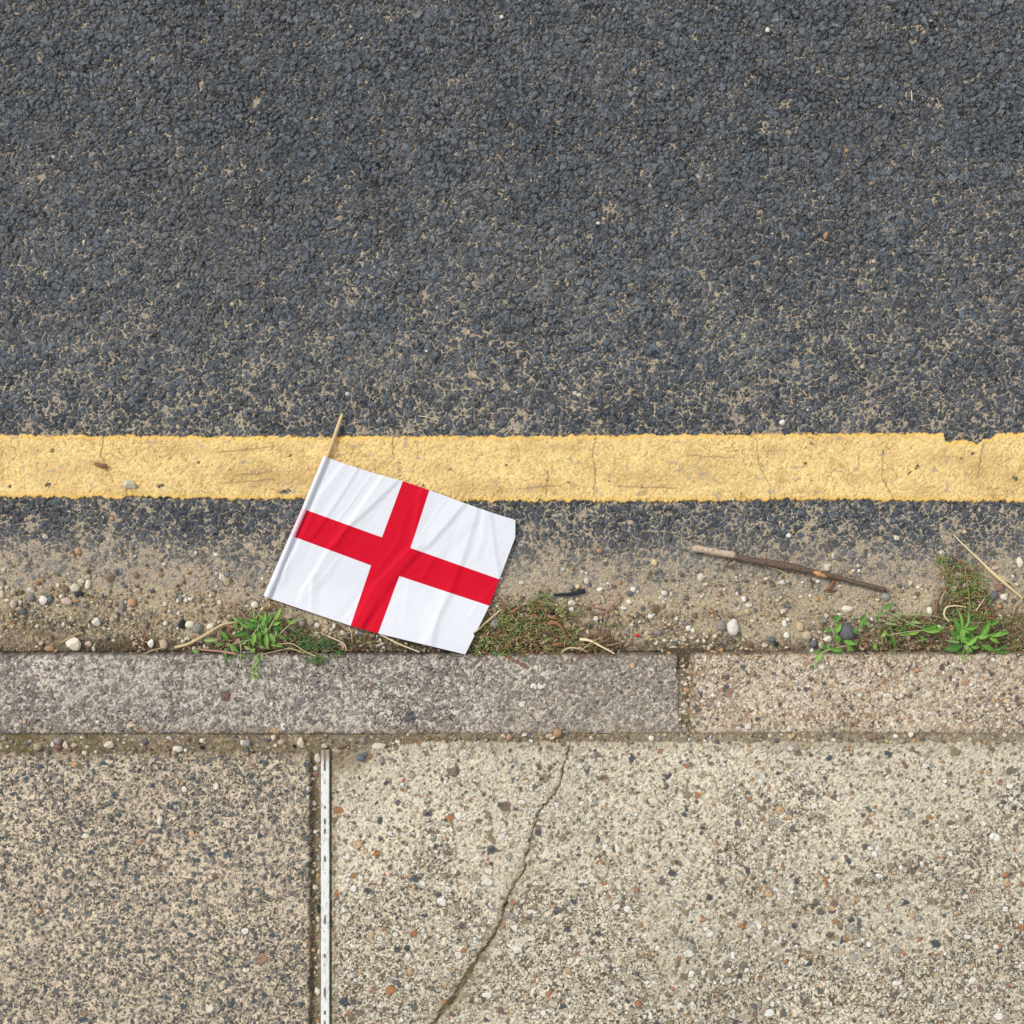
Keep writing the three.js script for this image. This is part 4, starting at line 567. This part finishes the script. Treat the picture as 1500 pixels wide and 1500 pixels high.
bit('dry_stalk', 'reddish brown stem lying along the kerb edge by the leafy weed', 'stalk', stalk(z1, [[180, 500, 5], [260, 512, 9], [360, 520, 13], [480, 540, 15]], 1.5, 2.0, 20, 6), pinkM);
bit('dry_stalk', 'thin straw pointing at the lower left flag corner', 'stalk', stalk(z1, [[620, 290, 6], [660, 225, 9], [730, 155, 7]], 0.9, 0.7), strawM);
bit('dry_leaf', 'brown dead leaf sliver under the lower left flag corner', 'dry leaf', stalk(z1, [[680, 215, 4], [725, 200, 7], [790, 180, 4]], 2.6, 1.4, 10, 6, 0.35), brownM);
bit('dry_stalk', 'grey straw crossing the small weed mat below the flag', 'stalk', stalk(z1, [[780, 470, 8], [890, 465, 10], [980, 520, 14], [1060, 555, 16]], 0.9, 0.8), strawM);
bit('dry_stalk', 'straw lying on the kerb lip beneath the leafy weed', 'stalk', stalk(z1, [[660, 545, 3], [770, 520, 8], [870, 500, 8], [980, 535, 10]], 0.9, 0.8, 18), strawM);
bit('dry_stalk', 'short upright straw under the red stripe of the flag', 'stalk', stalk(z1, [[1310, 345, 5], [1325, 400, 9], [1330, 450, 5]], 0.9, 0.8), strawM);
bit('dry_stalk', 'branched pale straw right of the small weed mat', 'stalk', stalk(z1, [[1100, 385, 5], [1200, 430, 8], [1275, 470, 8], [1285, 520, 6]], 1.1, 0.8), paleM);
bit('dry_stalk', 'dark brown chip of stem below the red stripe', 'stalk', stalk(z1, [[1350, 525, 6], [1400, 490, 8], [1440, 465, 5]], 2.4, 1.6, 8, 6, 0.6), darkM);
bit('dry_stalk', 'pale straw poking out beneath the lower flag hem', 'stalk', stalk(zoom(350, 580, 3.3333), [[690, 1165, 8], [780, 1210, 12], [880, 1250, 16]], 1.2, 1.0), paleM);
bit('dry_stalk', 'second pale straw under the hem meeting the first at its tip', 'stalk', stalk(zoom(350, 580, 3.3333), [[740, 1195, 6], [810, 1225, 10], [882, 1248, 13]], 0.9, 0.8), strawM);
bit('dry_stalk', 'straight straw leaning on the torn right edge of the flag', 'stalk', stalk(z2, [[165, 455, 8], [245, 385, 10], [322, 318, 7]], 1.8, 1.5), strawM);
bit('dry_stalk', 'grey splinter at the nick in the right flag edge', 'stalk', stalk(z2, [[88, 520, 14], [140, 480, 15], [190, 430, 10]], 1.2, 0.8), strawM);
bit('dry_leaf', 'long curled reddish dead leaf in the matted weeds', 'dry leaf', stalk(z2, [[735, 445, 9], [800, 432, 13], [850, 470, 13], [880, 530, 12], [945, 608, 7]], 3.2, 0.9, 24, 7, 0.4), mat(C(160, 112, 90), { map: mottle }));
bit('dry_leaf', 'small orange dead leaf beside the grey stone in the matted weeds', 'dry leaf', stalk(z2, [[405, 345, 7], [450, 318, 10], [495, 292, 7]], 1.6, 2.4, 8, 6, 0.4), rustM);
bit('dry_leaf', 'bright rust dead leaf above the curled reddish leaf', 'dry leaf', stalk(z2, [[730, 370, 8], [775, 388, 12], [825, 405, 8]], 2.6, 2.2, 8, 6, 0.4), rustM);
bit('dry_leaf', 'brown oval dead leaf at the kerb side of the matted weeds', 'dry leaf', stalk(z2, [[775, 632, 9], [820, 622, 13], [862, 625, 9]], 2.6, 3.4, 8, 7, 0.45), brownM);
bit('dry_leaf', 'broad pale straw blade lying over the kerb edge', 'dry leaf', stalk(z2, [[1015, 578, 8], [1100, 590, 12], [1200, 640, 14], [1320, 705, 20]], 2.6, 0.7, 20, 6, 0.3), paleM);
bit('dry_leaf', 'folded yellow straw blade along the kerb below the curled leaf', 'dry leaf', stalk(z2, [[850, 695, 8], [920, 655, 12], [1000, 660, 12], [1080, 690, 8]], 1.6, 1.2, 16, 6, 0.4), strawM);
bit('dry_stalk', 'thin straw crossing over the broad pale blade', 'stalk', stalk(z2, [[1010, 690, 8], [1100, 620, 17], [1200, 560, 10]], 0.8, 0.6), strawM);
bit('dry_stalk', 'grey stick end right of the broad pale blade', 'stalk', stalk(z2, [[1255, 635, 6], [1320, 622, 8], [1400, 605, 5]], 1.7, 1.2), mat(C(150, 134, 112), { map: mottle }));
bit('twig', 'short rusty twig lying on the grey kerb stone', 'twig', stalk(z2, [[340, 708, 4], [400, 745, 4], [470, 780, 3], [545, 822, 2.5]], 1.6, 1.2, 18, 6), rustM);
{ const r = tag(group('withered_plant'), 'withered pinkish stem with bare roots in the bare dirt', 'plant');
  for (const [pts, a, b] of [[[[1385, 195, 4], [1335, 245, 7], [1250, 325, 6]], 1.5, 2.2], [[[1255, 320, 6], [1235, 400, 5], [1222, 470, 5], [1215, 575, 4]], 1.2, 0.7], [[[1250, 312, 6], [1180, 300, 5], [1105, 290, 3]], 1.3, 0.9], [[[1245, 332, 5], [1180, 345, 4], [1125, 362, 3]], 1.1, 0.6], [[[1222, 480, 5], [1258, 490, 6], [1248, 530, 4], [1228, 560, 3]], 1.1, 0.7], [[[1300, 280, 6], [1270, 262, 8]], 1.0, 0.8]]) mesh('stem', stalk(z2, pts, a, b, 10, 6), pinkM, r); }
bit('plastic_scrap', 'black strip of torn plastic above the matted weeds', 'plastic scrap', stalk(z2, [[785, 188, 3], [870, 186, 5], [960, 178, 5], [1062, 152, 4]], 2.0, 3.8, 22, 8, 0.5), mat(C(38, 46, 54), { roughness: 0.45, map: mottle }));
bit('petal', 'tiny bright red petal on the dirt right of the weeds', 'petal', stalk(zoom(700, 700, 3.75), [[862, 865, 2], [888, 866, 3]], 2.0, 1.8, 4, 6, 0.4), mat(C(214, 52, 66)));
bit('bud_husk', 'brown withered bud husk lying on the yellow line', 'husk', (() => { const g = stalk(zoom(0, 600, 3.75), [[522, 298, 4], [555, 306, 6], [590, 314, 4]], 3.0, 3.6, 10, 8, 0.7); return g; })(), mat(C(148, 112, 84), { map: mottle }));
{ const b = tag(group('barley_head'), 'dry pale barley head with long stalk beside the weed patch', 'grass head');
  mesh('stalk', stalk(z5, [[535, 125, 2], [640, 235, 5], [780, 370, 7], [950, 530, 8]], 0.8, 1.8, 24, 6), paleM, b);
  mesh('husk', tube(curveOf(z5, [[930, 510, 8], [1020, 600, 9], [1130, 700, 9], [1260, 810, 8], [1400, 930, 6], [1478, 1000, 4]]), 30, 8, (s) => 0.001 * (1.6 + 1.9 * Math.sin(Math.min(1, s * 1.5) * 3.14 * 0.75) - 1.5 * s), true, 0.6), mat(C(236, 214, 164), { map: mottle }), b);
  for (const [x, y] of [[1395, 880], [1385, 850], [1380, 815], [1350, 775], [1300, 740], [1420, 905]]) mesh('awn', stalk(z5, [[1130 + (x - 1300) * 0.4, 680 + (y - 740) * 0.3, 9], [(1130 + x) / 2 + 25, (690 + y) / 2 - 15, 8], [x, y, 5]], 0.45, 0.3, 8, 4), paleM, b); }
bit('dry_stalk', 'hooked thin straw joining the tip of the barley head', 'stalk', stalk(z5, [[1345, 1215, 4], [1385, 1100, 6], [1470, 1000, 5], [1500, 960, 4]], 0.7, 0.7), strawM);
bit('dry_leaf', 'curved pale straw loop above the right leafy rosette', 'dry leaf', stalk(z5, [[470, 1315, 8], [405, 1230, 11], [430, 1130, 11], [560, 1100, 11], [705, 1118, 8]], 1.6, 0.9, 24, 6, 0.4), paleM);
bit('dry_stalk', 'pale straw left in the right weed patch, forked at top', 'stalk', stalk(z5, [[345, 1085, 5], [375, 980, 8], [432, 880, 5]], 0.8, 0.7), strawM);
bit('dry_stalk', 'white straw slanting across the middle of the right weed patch', 'stalk', stalk(z5, [[838, 1172, 8], [895, 1090, 10], [955, 1005, 7]], 0.8, 0.7), paleM);
bit('dry_stalk', 'short brown rod of stem at the left side of the right weed patch', 'stalk', stalk(z5, [[300, 1035, 3], [302, 1100, 4], [300, 1182, 3]], 1.7, 1.5, 6, 6), brownM);
bit('dry_stalk', 'long olive stem running down the right weed patch', 'stalk', stalk(z5, [[690, 580, 6], [725, 800, 10], [745, 980, 10], [765, 1150, 8]], 0.9, 1.0), mat(C(150, 140, 82)));
bit('dry_stalk', 'fine white straw just below the middle of the twig', 'stalk', stalk(zt, [[585, 238, 2], [650, 255, 4], [728, 296, 2]], 0.7, 0.6), paleM);
bit('dry_stalk', 'short straw on the asphalt above the flag', 'stalk', stalk(zp, [[614, 609.5, 2], [626, 611, 4], [638, 615.5, 2]], 0.7, 0.6), paleM);
bit('dry_stalk', 'tiny upright straw high on the asphalt', 'stalk', stalk(zp, [[1335, 133, 2], [1336, 148, 2]], 0.9, 0.8), paleM);
bit('dry_stalk', 'tiny tan straw on the asphalt right above the yellow line', 'stalk', stalk(zp, [[1176, 572, 2], [1182, 580, 3]], 0.9, 0.8), strawM);
bit('dry_stalk', 'thin grey straw by the large white pebble at the kerb', 'stalk', stalk(zp, [[88, 942, 3], [105, 932, 5], [122, 926, 3]], 0.9, 0.7), strawM);
bit('dry_stalk', 'rusty splinter upright between pebbles left of the weeds', 'stalk', stalk(zp, [[209, 946, 3], [211, 938, 5], [213, 931, 3]], 1.5, 1.1), rustM);
bit('dry_stalk', 'tan straw lying along the kerb left of the leafy weed', 'stalk', stalk(zp, [[212, 957, 6], [226, 952, 7], [243, 948, 4]], 0.9, 0.8), strawM);

// ------------------------------------------------------------------ weeds
function leafShape(fold, droop) { // 1 long in +x, 1 wide, rising from its base
  const n = 7, p = [], ix = [], uv = [];
  for (let i = 0; i <= n; i++) { const s = i / n, w = 0.5 * Math.pow(Math.sin(Math.PI * Math.pow(clamp(s * 0.95 + 0.04), 0.8)), 1.15), y = 0.32 * s - droop * s * s; for (const k of [-1, -0.5, 0, 0.5, 1]) { p.push(s, y + fold * 0.3 * Math.abs(k) * w, k * w); uv.push(s, 0.5 + k * 0.5); } }
  for (let i = 0; i < n; i++) for (let k = 0; k < 4; k++) { const a = i * 5 + k; ix.push(a, a + 1, a + 5, a + 1, a + 6, a + 5); }
  const g = new THREE.BufferGeometry(); g.setAttribute('position', new THREE.Float32BufferAttribute(p, 3)); g.setAttribute('uv', new THREE.Float32BufferAttribute(uv, 2)); g.setIndex(ix); g.computeVertexNormals(); return g;
}
const LEAVES = [leafShape(0.6, 0.32), leafShape(0.9, 0.5), leafShape(0.5, 0.2), leafShape(0.8, 0.42)];
const leafTex = tex(64, 64, (i, j) => { const v = Math.abs((j + 0.5) / 64 - 0.5); const q = 0.78 + 0.28 * vn(i / 5, j / 5, 251); out[0] = q; out[1] = q; out[2] = q * 0.95; over([1.25, 1.15, 1.1], 0.5 * smooth(v, 0.06, 0.01)); const vein = Math.abs(((i / 64) * 7 + v * 6) % 1 - 0.5); over([1.1, 1.08, 1.0], 0.2 * smooth(vein, 0.1, 0.02)); });
leafTex.wrapS = leafTex.wrapT = THREE.ClampToEdgeWrapping;
const green = (r, g, b) => new THREE.MeshPhysicalMaterial({ color: new THREE.Color().setRGB(...C(r, g, b)), map: leafTex, roughness: 0.55, transmission: 0.3, thickness: 0, side: THREE.DoubleSide });
const GREENS = [green(108, 170, 62), green(130, 190, 76), green(90, 148, 58), green(154, 204, 92), green(170, 196, 132)];
function leaf(parent, z, [x0, y0, x1, y1, w, h0 = 8, tone], k, sc) {
  const a = z(x0, y0, h0), b = z(x1, y1, h0), dx = b.x - a.x, dz = b.z - a.z, L = Math.hypot(dx, dz);
  const m = mesh('leaf', LEAVES[k % 4], GREENS[tone ?? [0, 1, 2, 1, 3, 0][Math.floor(hsh(k, 3, 261) * 6)]], parent);
  m.position.set(a.x, Math.max(a.y, 0.004), a.z); m.rotation.set(0, -Math.atan2(dz, dx), 0); m.rotateX(0.7 * (hsh(k, 4, 262) - 0.5)); m.scale.set(L, L * (0.75 + 0.3 * hsh(k, 5, 262)), w / sc * K * 1.02);
}
const sprigs = (n, x0, x1, y0, y1, lo, hi, w) => [...Array(n).keys()].map(() => { const x = rr(x0, x1), y = rr(y0, y1), a = -1.57 + 1.5 * (rnd() + rnd() - 1) + (x - (x0 + x1) / 2) / (x1 - x0) * 1.6, l = rr(lo, hi); return [x, y, x + Math.cos(a) * l, y + Math.sin(a) * l, w * rr(0.6, 1.2), rr(5, 14), Math.floor(rnd() * 5)]; });
const weed = (label, z, sc, leaves, stems, stemM) => { const g = tag(group('weed'), label, 'weed'); leaves.forEach((l, k) => leaf(g, z, l, k + leaves.length * 7, sc)); for (const [pts, a, b] of stems) mesh('stem', stalk(z, pts, a, b, 12, 6), stemM, g); return g; };
const stemG = mat(C(142, 160, 96)), stemR = mat(C(146, 100, 80)), stemP = mat(C(182, 178, 140));
{
  const L = [[650, 330, 520, 295, 36, 12], [570, 375, 448, 398, 38, 10], [580, 352, 498, 305, 24, 14], [420, 440, 362, 362, 34, 8], [345, 432, 222, 440, 36, 6, 4], [405, 495, 388, 598, 40, 14, 2], [430, 470, 502, 535, 28, 10], [612, 388, 598, 484, 36, 16], [650, 372, 655, 450, 30, 14], [700, 388, 706, 508, 32, 14], [722, 388, 764, 474, 32, 12], [705, 322, 636, 236, 26, 12], [720, 312, 748, 238, 28, 16], [762, 292, 812, 192, 30, 20, 3], [772, 270, 826, 254, 20, 18], [742, 322, 812, 304, 28, 14], [682, 352, 668, 286, 26, 12], [792, 400, 858, 432, 26, 12], [880, 322, 856, 286, 20, 12], [884, 320, 906, 288, 18, 14], [888, 314, 1004, 264, 14, 14, 4], [664, 428, 636, 474, 28, 10], [540, 482, 604, 512, 26, 10, 4], [440, 575, 476, 545, 28, 14, 2], [212, 524, 138, 498, 34, 4], [510, 412, 592, 420, 34, 6, 2], [590, 432, 540, 396, 26, 8, 2], [700, 342, 690, 396, 24, 14], [640, 300, 560, 280, 22, 10, 1], [690, 300, 700, 230, 22, 14], [560, 440, 500, 470, 26, 8], [740, 440, 790, 470, 22, 8, 2], [480, 520, 470, 470, 24, 8, 0], [380, 470, 330, 470, 24, 6, 0], [640, 480, 700, 500, 22, 8, 4], [620, 500, 560, 540, 22, 10, 1], [520, 550, 560, 560, 20, 14, 0], [760, 330, 830, 360, 18, 10, 2], [655, 260, 640, 320, 22, 12, 0], [600, 330, 640, 390, 26, 10, 2], [560, 320, 600, 370, 22, 10, 1]];
  const tr = []; for (let i = 0; i < 22; i++) { const s = i / 22, x = mix(650, 605, s) + 16 * Math.sin(i * 2.4), y = mix(535, 715, s), d = i % 2 ? 1 : -1; tr.push([x, y, x + d * (18 + 14 * rnd()), y + 14 + 12 * rnd(), 13, 5, [1, 3, 4][i % 3]]); }
  weed('bright leafy green weed at the kerb under the lower left flag corner', z1, 5, [...L, ...tr, ...sprigs(44, 480, 780, 290, 510, 40, 95, 17)], [[[[690, 410, 6], [735, 330, 16], [778, 256, 20]], 1.1, 0.8], [[[772, 420, 6], [830, 365, 12], [885, 316, 14], [1004, 262, 14]], 1.0, 0.6], [[[690, 400, 8], [660, 350, 13], [640, 318, 13]], 0.8, 0.6], [[[590, 410, 8], [630, 360, 13], [665, 325, 13]], 0.8, 0.6], [[[660, 530, 6], [625, 570, 5], [598, 630, 4], [610, 722, 3]], 0.9, 0.5], [[[500, 430, 8], [515, 500, 12], [512, 570, 18], [518, 620, 3]], 0.9, 0.5], [[[640, 440, 6], [560, 440, 9], [420, 480, 10]], 1.0, 0.7]], stemP);
}
{
  const L = [[1060, 300, 1054, 146, 26, 22, 1], [1065, 332, 1003, 202, 42, 18, 0], [1085, 292, 1122, 162, 28, 22, 1], [1075, 284, 1124, 222, 22, 24, 3], [1085, 282, 1204, 262, 32, 22, 1], [1075, 290, 1128, 312, 16, 24, 3], [1100, 400, 1188, 330, 34, 20, 3], [1115, 360, 1135, 276, 52, 12, 2], [1190, 342, 1274, 222, 46, 16, 0], [1262, 262, 1334, 212, 30, 16, 0], [1182, 346, 1268, 325, 36, 18, 3], [1258, 332, 1408, 308, 32, 16, 1], [1258, 346, 1342, 388, 26, 14, 3], [1282, 338, 1354, 298, 24, 18, 3], [1072, 402, 946, 432, 42, 16, 2], [1062, 412, 985, 444, 30, 18, 2], [1052, 332, 988, 304, 30, 14, 2], [1060, 382, 948, 366, 18, 16, 4], [1210, 400, 1304, 442, 38, 14, 0], [1100, 412, 1174, 458, 30, 18, 1], [1130, 402, 1208, 416, 26, 18, 1], [1092, 422, 1080, 530, 24, 8, 3], [1102, 420, 1124, 448, 40, 18, 3], [1078, 440, 1038, 472, 20, 10, 1], [1085, 470, 1110, 492, 18, 8, 3], [1080, 350, 1070, 270, 34, 20, 3], [1070, 340, 1110, 390, 40, 20, 1], [1095, 380, 1150, 400, 28, 20, 3], [1060, 360, 1030, 330, 30, 16, 1], [1120, 430, 1080, 400, 34, 20, 4], [1300, 440, 1420, 440, 22, 14, 2], [1330, 420, 1390, 390, 20, 8, 2], [1300, 430, 1360, 410, 16, 8, 1]];
  weed('bright green rosette weed with narrow upright leaves at the far right kerb', z3, 4.6875, [...L, ...sprigs(18, 1010, 1180, 320, 440, 40, 100, 17)], [[[[1085, 420, 6], [1080, 470, 8], [1080, 528, 4]], 1.2, 0.8], [[[1110, 380, 8], [1180, 348, 16], [1260, 335, 16]], 1.2, 0.9], [[[1075, 400, 8], [1065, 340, 18], [1060, 300, 22]], 1.2, 0.9]], stemG);
}
{
  const L = [[190, 240, 248, 186, 22, 12], [172, 290, 122, 300, 26, 8], [200, 312, 246, 248, 38, 10], [205, 330, 238, 390, 40, 12], [262, 370, 354, 392, 34, 14], [285, 400, 332, 444, 30, 14], [130, 438, 162, 395, 32, 12], [150, 432, 108, 384, 24, 12], [175, 428, 258, 432, 32, 14], [235, 434, 240, 486, 24, 12], [105, 456, 66, 516, 34, 6], [95, 440, 66, 464, 30, 12], [62, 520, 62, 558, 12, 3, 4], [375, 252, 416, 176, 36, 12], [385, 242, 434, 235, 30, 12], [320, 290, 368, 322, 26, 8], [475, 428, 476, 380, 28, 12], [590, 342, 612, 424, 26, 12, 2], [800, 292, 924, 250, 30, 14, 0], [810, 298, 962, 286, 34, 14, 3], [682, 312, 648, 258, 20, 10, 2], [700, 320, 792, 304, 24, 10, 3], [780, 332, 832, 368, 24, 10, 2], [520, 342, 556, 294, 26, 10, 3], [540, 152, 602, 108, 30, 10, 2], [600, 182, 680, 200, 18, 8, 4], [540, 250, 640, 262, 18, 10, 4], [560, 210, 630, 236, 16, 10, 4], [720, 240, 800, 250, 22, 10, 4], [300, 300, 330, 280, 20, 8], [380, 280, 374, 216, 24, 12, 1], [395, 210, 400, 250, 22, 10, 0], [230, 190, 180, 225, 20, 10, 2], [900, 285, 960, 262, 18, 14, 3], [860, 300, 940, 310, 18, 12, 1], [640, 330, 730, 316, 20, 10, 1], [500, 180, 560, 190, 16, 8, 4], [440, 300, 480, 270, 18, 8, 4], [590, 150, 560, 120, 20, 8, 1], [690, 260, 720, 240, 16, 8, 1]];
  weed('sprawling green weed with trailing stems around the big slate stone', z3, 4.6875, [...L, ...sprigs(34, 330, 900, 180, 400, 30, 70, 12)], [[[[60, 560, 2], [82, 470, 6], [200, 420, 12], [350, 390, 8]], 0.7, 0.9], [[[230, 380, 6], [180, 290, 10], [176, 256, 10], [250, 188, 8]], 1.0, 0.6], [[[520, 342, 6], [680, 310, 10], [820, 296, 13], [962, 280, 12]], 0.9, 0.7], [[[600, 185, 6], [780, 190, 7], [912, 202, 4]], 0.9, 0.6], [[[500, 226, 6], [560, 240, 9], [650, 268, 8]], 0.8, 0.6], [[[510, 160, 4], [520, 100, 8]], 0.8, 0.6], [[[372, 320, 5], [372, 260, 10], [376, 216, 12]], 0.9, 0.7], [[[560, 170, 6], [700, 240, 9], [820, 290, 10]], 0.7, 0.6]], stemP);
}
// mats of tiny leaves and threads, too fine to count
const TINY = leafShape(0.5, 0.3);
function mat_of(label, z, sc, poly, n, hues, stems, threads, big) {
  const g = tag(group('weed_mat'), label, 'weed mat'), dm = new THREE.Object3D(), im = new THREE.InstancedMesh(TINY, new THREE.MeshPhysicalMaterial({ color: 0xffffff, map: leafTex, roughness: 0.6, transmission: 0.25, thickness: 0, side: THREE.DoubleSide }), n);
  const xs = poly.map((p) => p[0]), ys = poly.map((p) => p[1]), inside = (x, y) => { let c = false; for (let i = 0, j = poly.length - 1; i < poly.length; j = i++) { const [a, b] = poly[i], [d, e] = poly[j]; if (b > y !== e > y && x < ((d - a) * (y - b)) / (e - b) + a) c = !c; } return c; };
  const pick = () => { for (let t = 0; t < 400; t++) { const x = rr(Math.min(...xs), Math.max(...xs)), y = rr(Math.min(...ys), Math.max(...ys)); if (inside(x, y) && rnd() < 0.25 + 1.1 * smooth(vn(x / sc / 9, y / sc / 9, 271), 0.3, 0.65)) return [x, y]; } return [xs[0], ys[0]]; };
  im.name = named('foliage'); im.castShadow = im.receiveShadow = true; g.add(kind(im, 'stuff'));
  for (let k = 0; k < n; k++) { const [x, y] = pick(), L = (big ?? 4.4) * (0.55 + 0.8 * rnd()) * 0.001; dm.position.copy(z(x, y, 1 + 7 * rnd())); dm.rotation.set(0.9 * (rnd() - 0.5), rnd() * 6.28, 0.5 * (rnd() - 0.3), 'YXZ'); dm.scale.set(L, L * 0.8, Math.min(L * (0.24 + 0.2 * rnd()), 0.0021)); dm.updateMatrix(); im.setMatrixAt(k, dm.matrix); const c = hues[Math.floor(rnd() * hues.length)], q = 0.75 + 0.5 * rnd(); im.setColorAt(k, new THREE.Color().setRGB(c[0] * q, c[1] * q, c[2] * q)); }
  const one = (cols, long, rad) => { const [x, y] = pick(), a = rnd() * 6.28, l = long * sc * (0.5 + rnd()), b = a + 1.2 * (rnd() - 0.5); return [stalk(z, [[x, y, 2 + 3 * rnd()], [x + Math.cos(a) * l, y + Math.sin(a) * l * 0.7, 5 + 5 * rnd()], [x + Math.cos(a) * l + Math.cos(b) * l, y + (Math.sin(a) + Math.sin(b)) * l * 0.7, 2 + 3 * rnd()]], rad, rad * 0.7, 7, 4), cols]; };
  for (let k = 0; k < stems; k++) { const [ge, m] = one([stemG, stemR, stemG][k % 3], 12, 0.62); mesh('stem', ge, m, g); }
  const lots = [[], [], []]; for (let k = 0; k < threads; k++) lots[k % 3].push(one(0, 6, 0.42)[0]);
  lots.forEach((l, k) => { if (l.length) kind(mesh('litter', mergeGeometries(l), [strawM, brownM, darkM][k], g), 'stuff'); });
}
const LEAFY = [C(132, 170, 84), C(104, 144, 70), C(156, 180, 104), C(168, 166, 100), C(116, 154, 78)], RUSTY = [C(168, 104, 84), C(188, 134, 96), C(134, 102, 74), C(214, 196, 156)];
mat_of('tangled mat of dry stems and fine green weeds right of the flag', z2, 6, [[20, 715], [100, 540], [200, 420], [340, 270], [430, 300], [560, 260], [740, 230], [880, 300], [930, 420], [980, 520], [950, 620], [860, 700], [400, 722]], 760, [...LEAFY, ...RUSTY, C(150, 160, 92)], 90, 460, 8);
mat_of('small mat of dark green clover-like leaves at the kerb below the flag', z1, 5, [[860, 390], [920, 350], [1010, 400], [1150, 430], [1280, 520], [1230, 550], [1100, 620], [990, 590], [930, 480]], 460, [C(70, 122, 72), C(84, 138, 82), C(62, 108, 64), C(112, 144, 80)], 14, 50, 5.4);
mat_of('low creeping weed patch below the barley head at the right', z5, 9.375, [[280, 360], [420, 440], [560, 450], [760, 520], [930, 520], [960, 760], [1080, 1050], [1100, 1300], [640, 1330], [330, 1300], [420, 1050], [380, 800], [330, 560]], 400, [...LEAFY, ...LEAFY, ...RUSTY], 56, 240, 7);
mat_of('brown litter and thin weeds between the two green weeds at the right kerb', z3, 4.6875, [[380, 430], [360, 330], [500, 300], [640, 200], [900, 210], [960, 300], [960, 430]], 240, [...RUSTY, C(128, 140, 80), C(214, 196, 156)], 20, 200, 4.2);
mat_of('reddish straw litter with sparse weeds at the far right edge', z3, 4.6875, [[1160, 440], [1180, 330], [1240, 180], [1400, 200], [1500, 120], [1500, 440]], 420, [...LEAFY, ...RUSTY, ...RUSTY], 18, 150, 4.0);
mat_of('scattered dry litter at the foot of the leafy weed', z1, 5, [[130, 520], [350, 400], [560, 300], [820, 250], [1000, 300], [1400, 380], [1500, 420], [1500, 520], [1200, 540], [700, 540], [300, 545]], 160, [...RUSTY, C(128, 140, 80)], 10, 210, 4.0);
mat_of('dry grass threads on the dirt right of the curled leaf', z2, 6, [[850, 700], [980, 540], [1250, 540], [1420, 600], [1330, 700]], 60, [...RUSTY, C(120, 140, 70)], 8, 90, 3.6);
mat_of('tiny green sprigs around the black plastic scrap', z2, 6, [[560, 260], [600, 190], [740, 170], [830, 260], [960, 330], [1000, 400], [820, 330]], 60, [C(104, 156, 62), C(124, 166, 80)], 6, 14, 4.4);
mat_of('thin creeping sprig on the dirt beside the withered stem', z2, 6, [[1230, 440], [1390, 440], [1380, 470], [1240, 460]], 34, [C(104, 146, 62), C(134, 150, 80)], 3, 3, 3.2);

renderer.render(scene, camera);
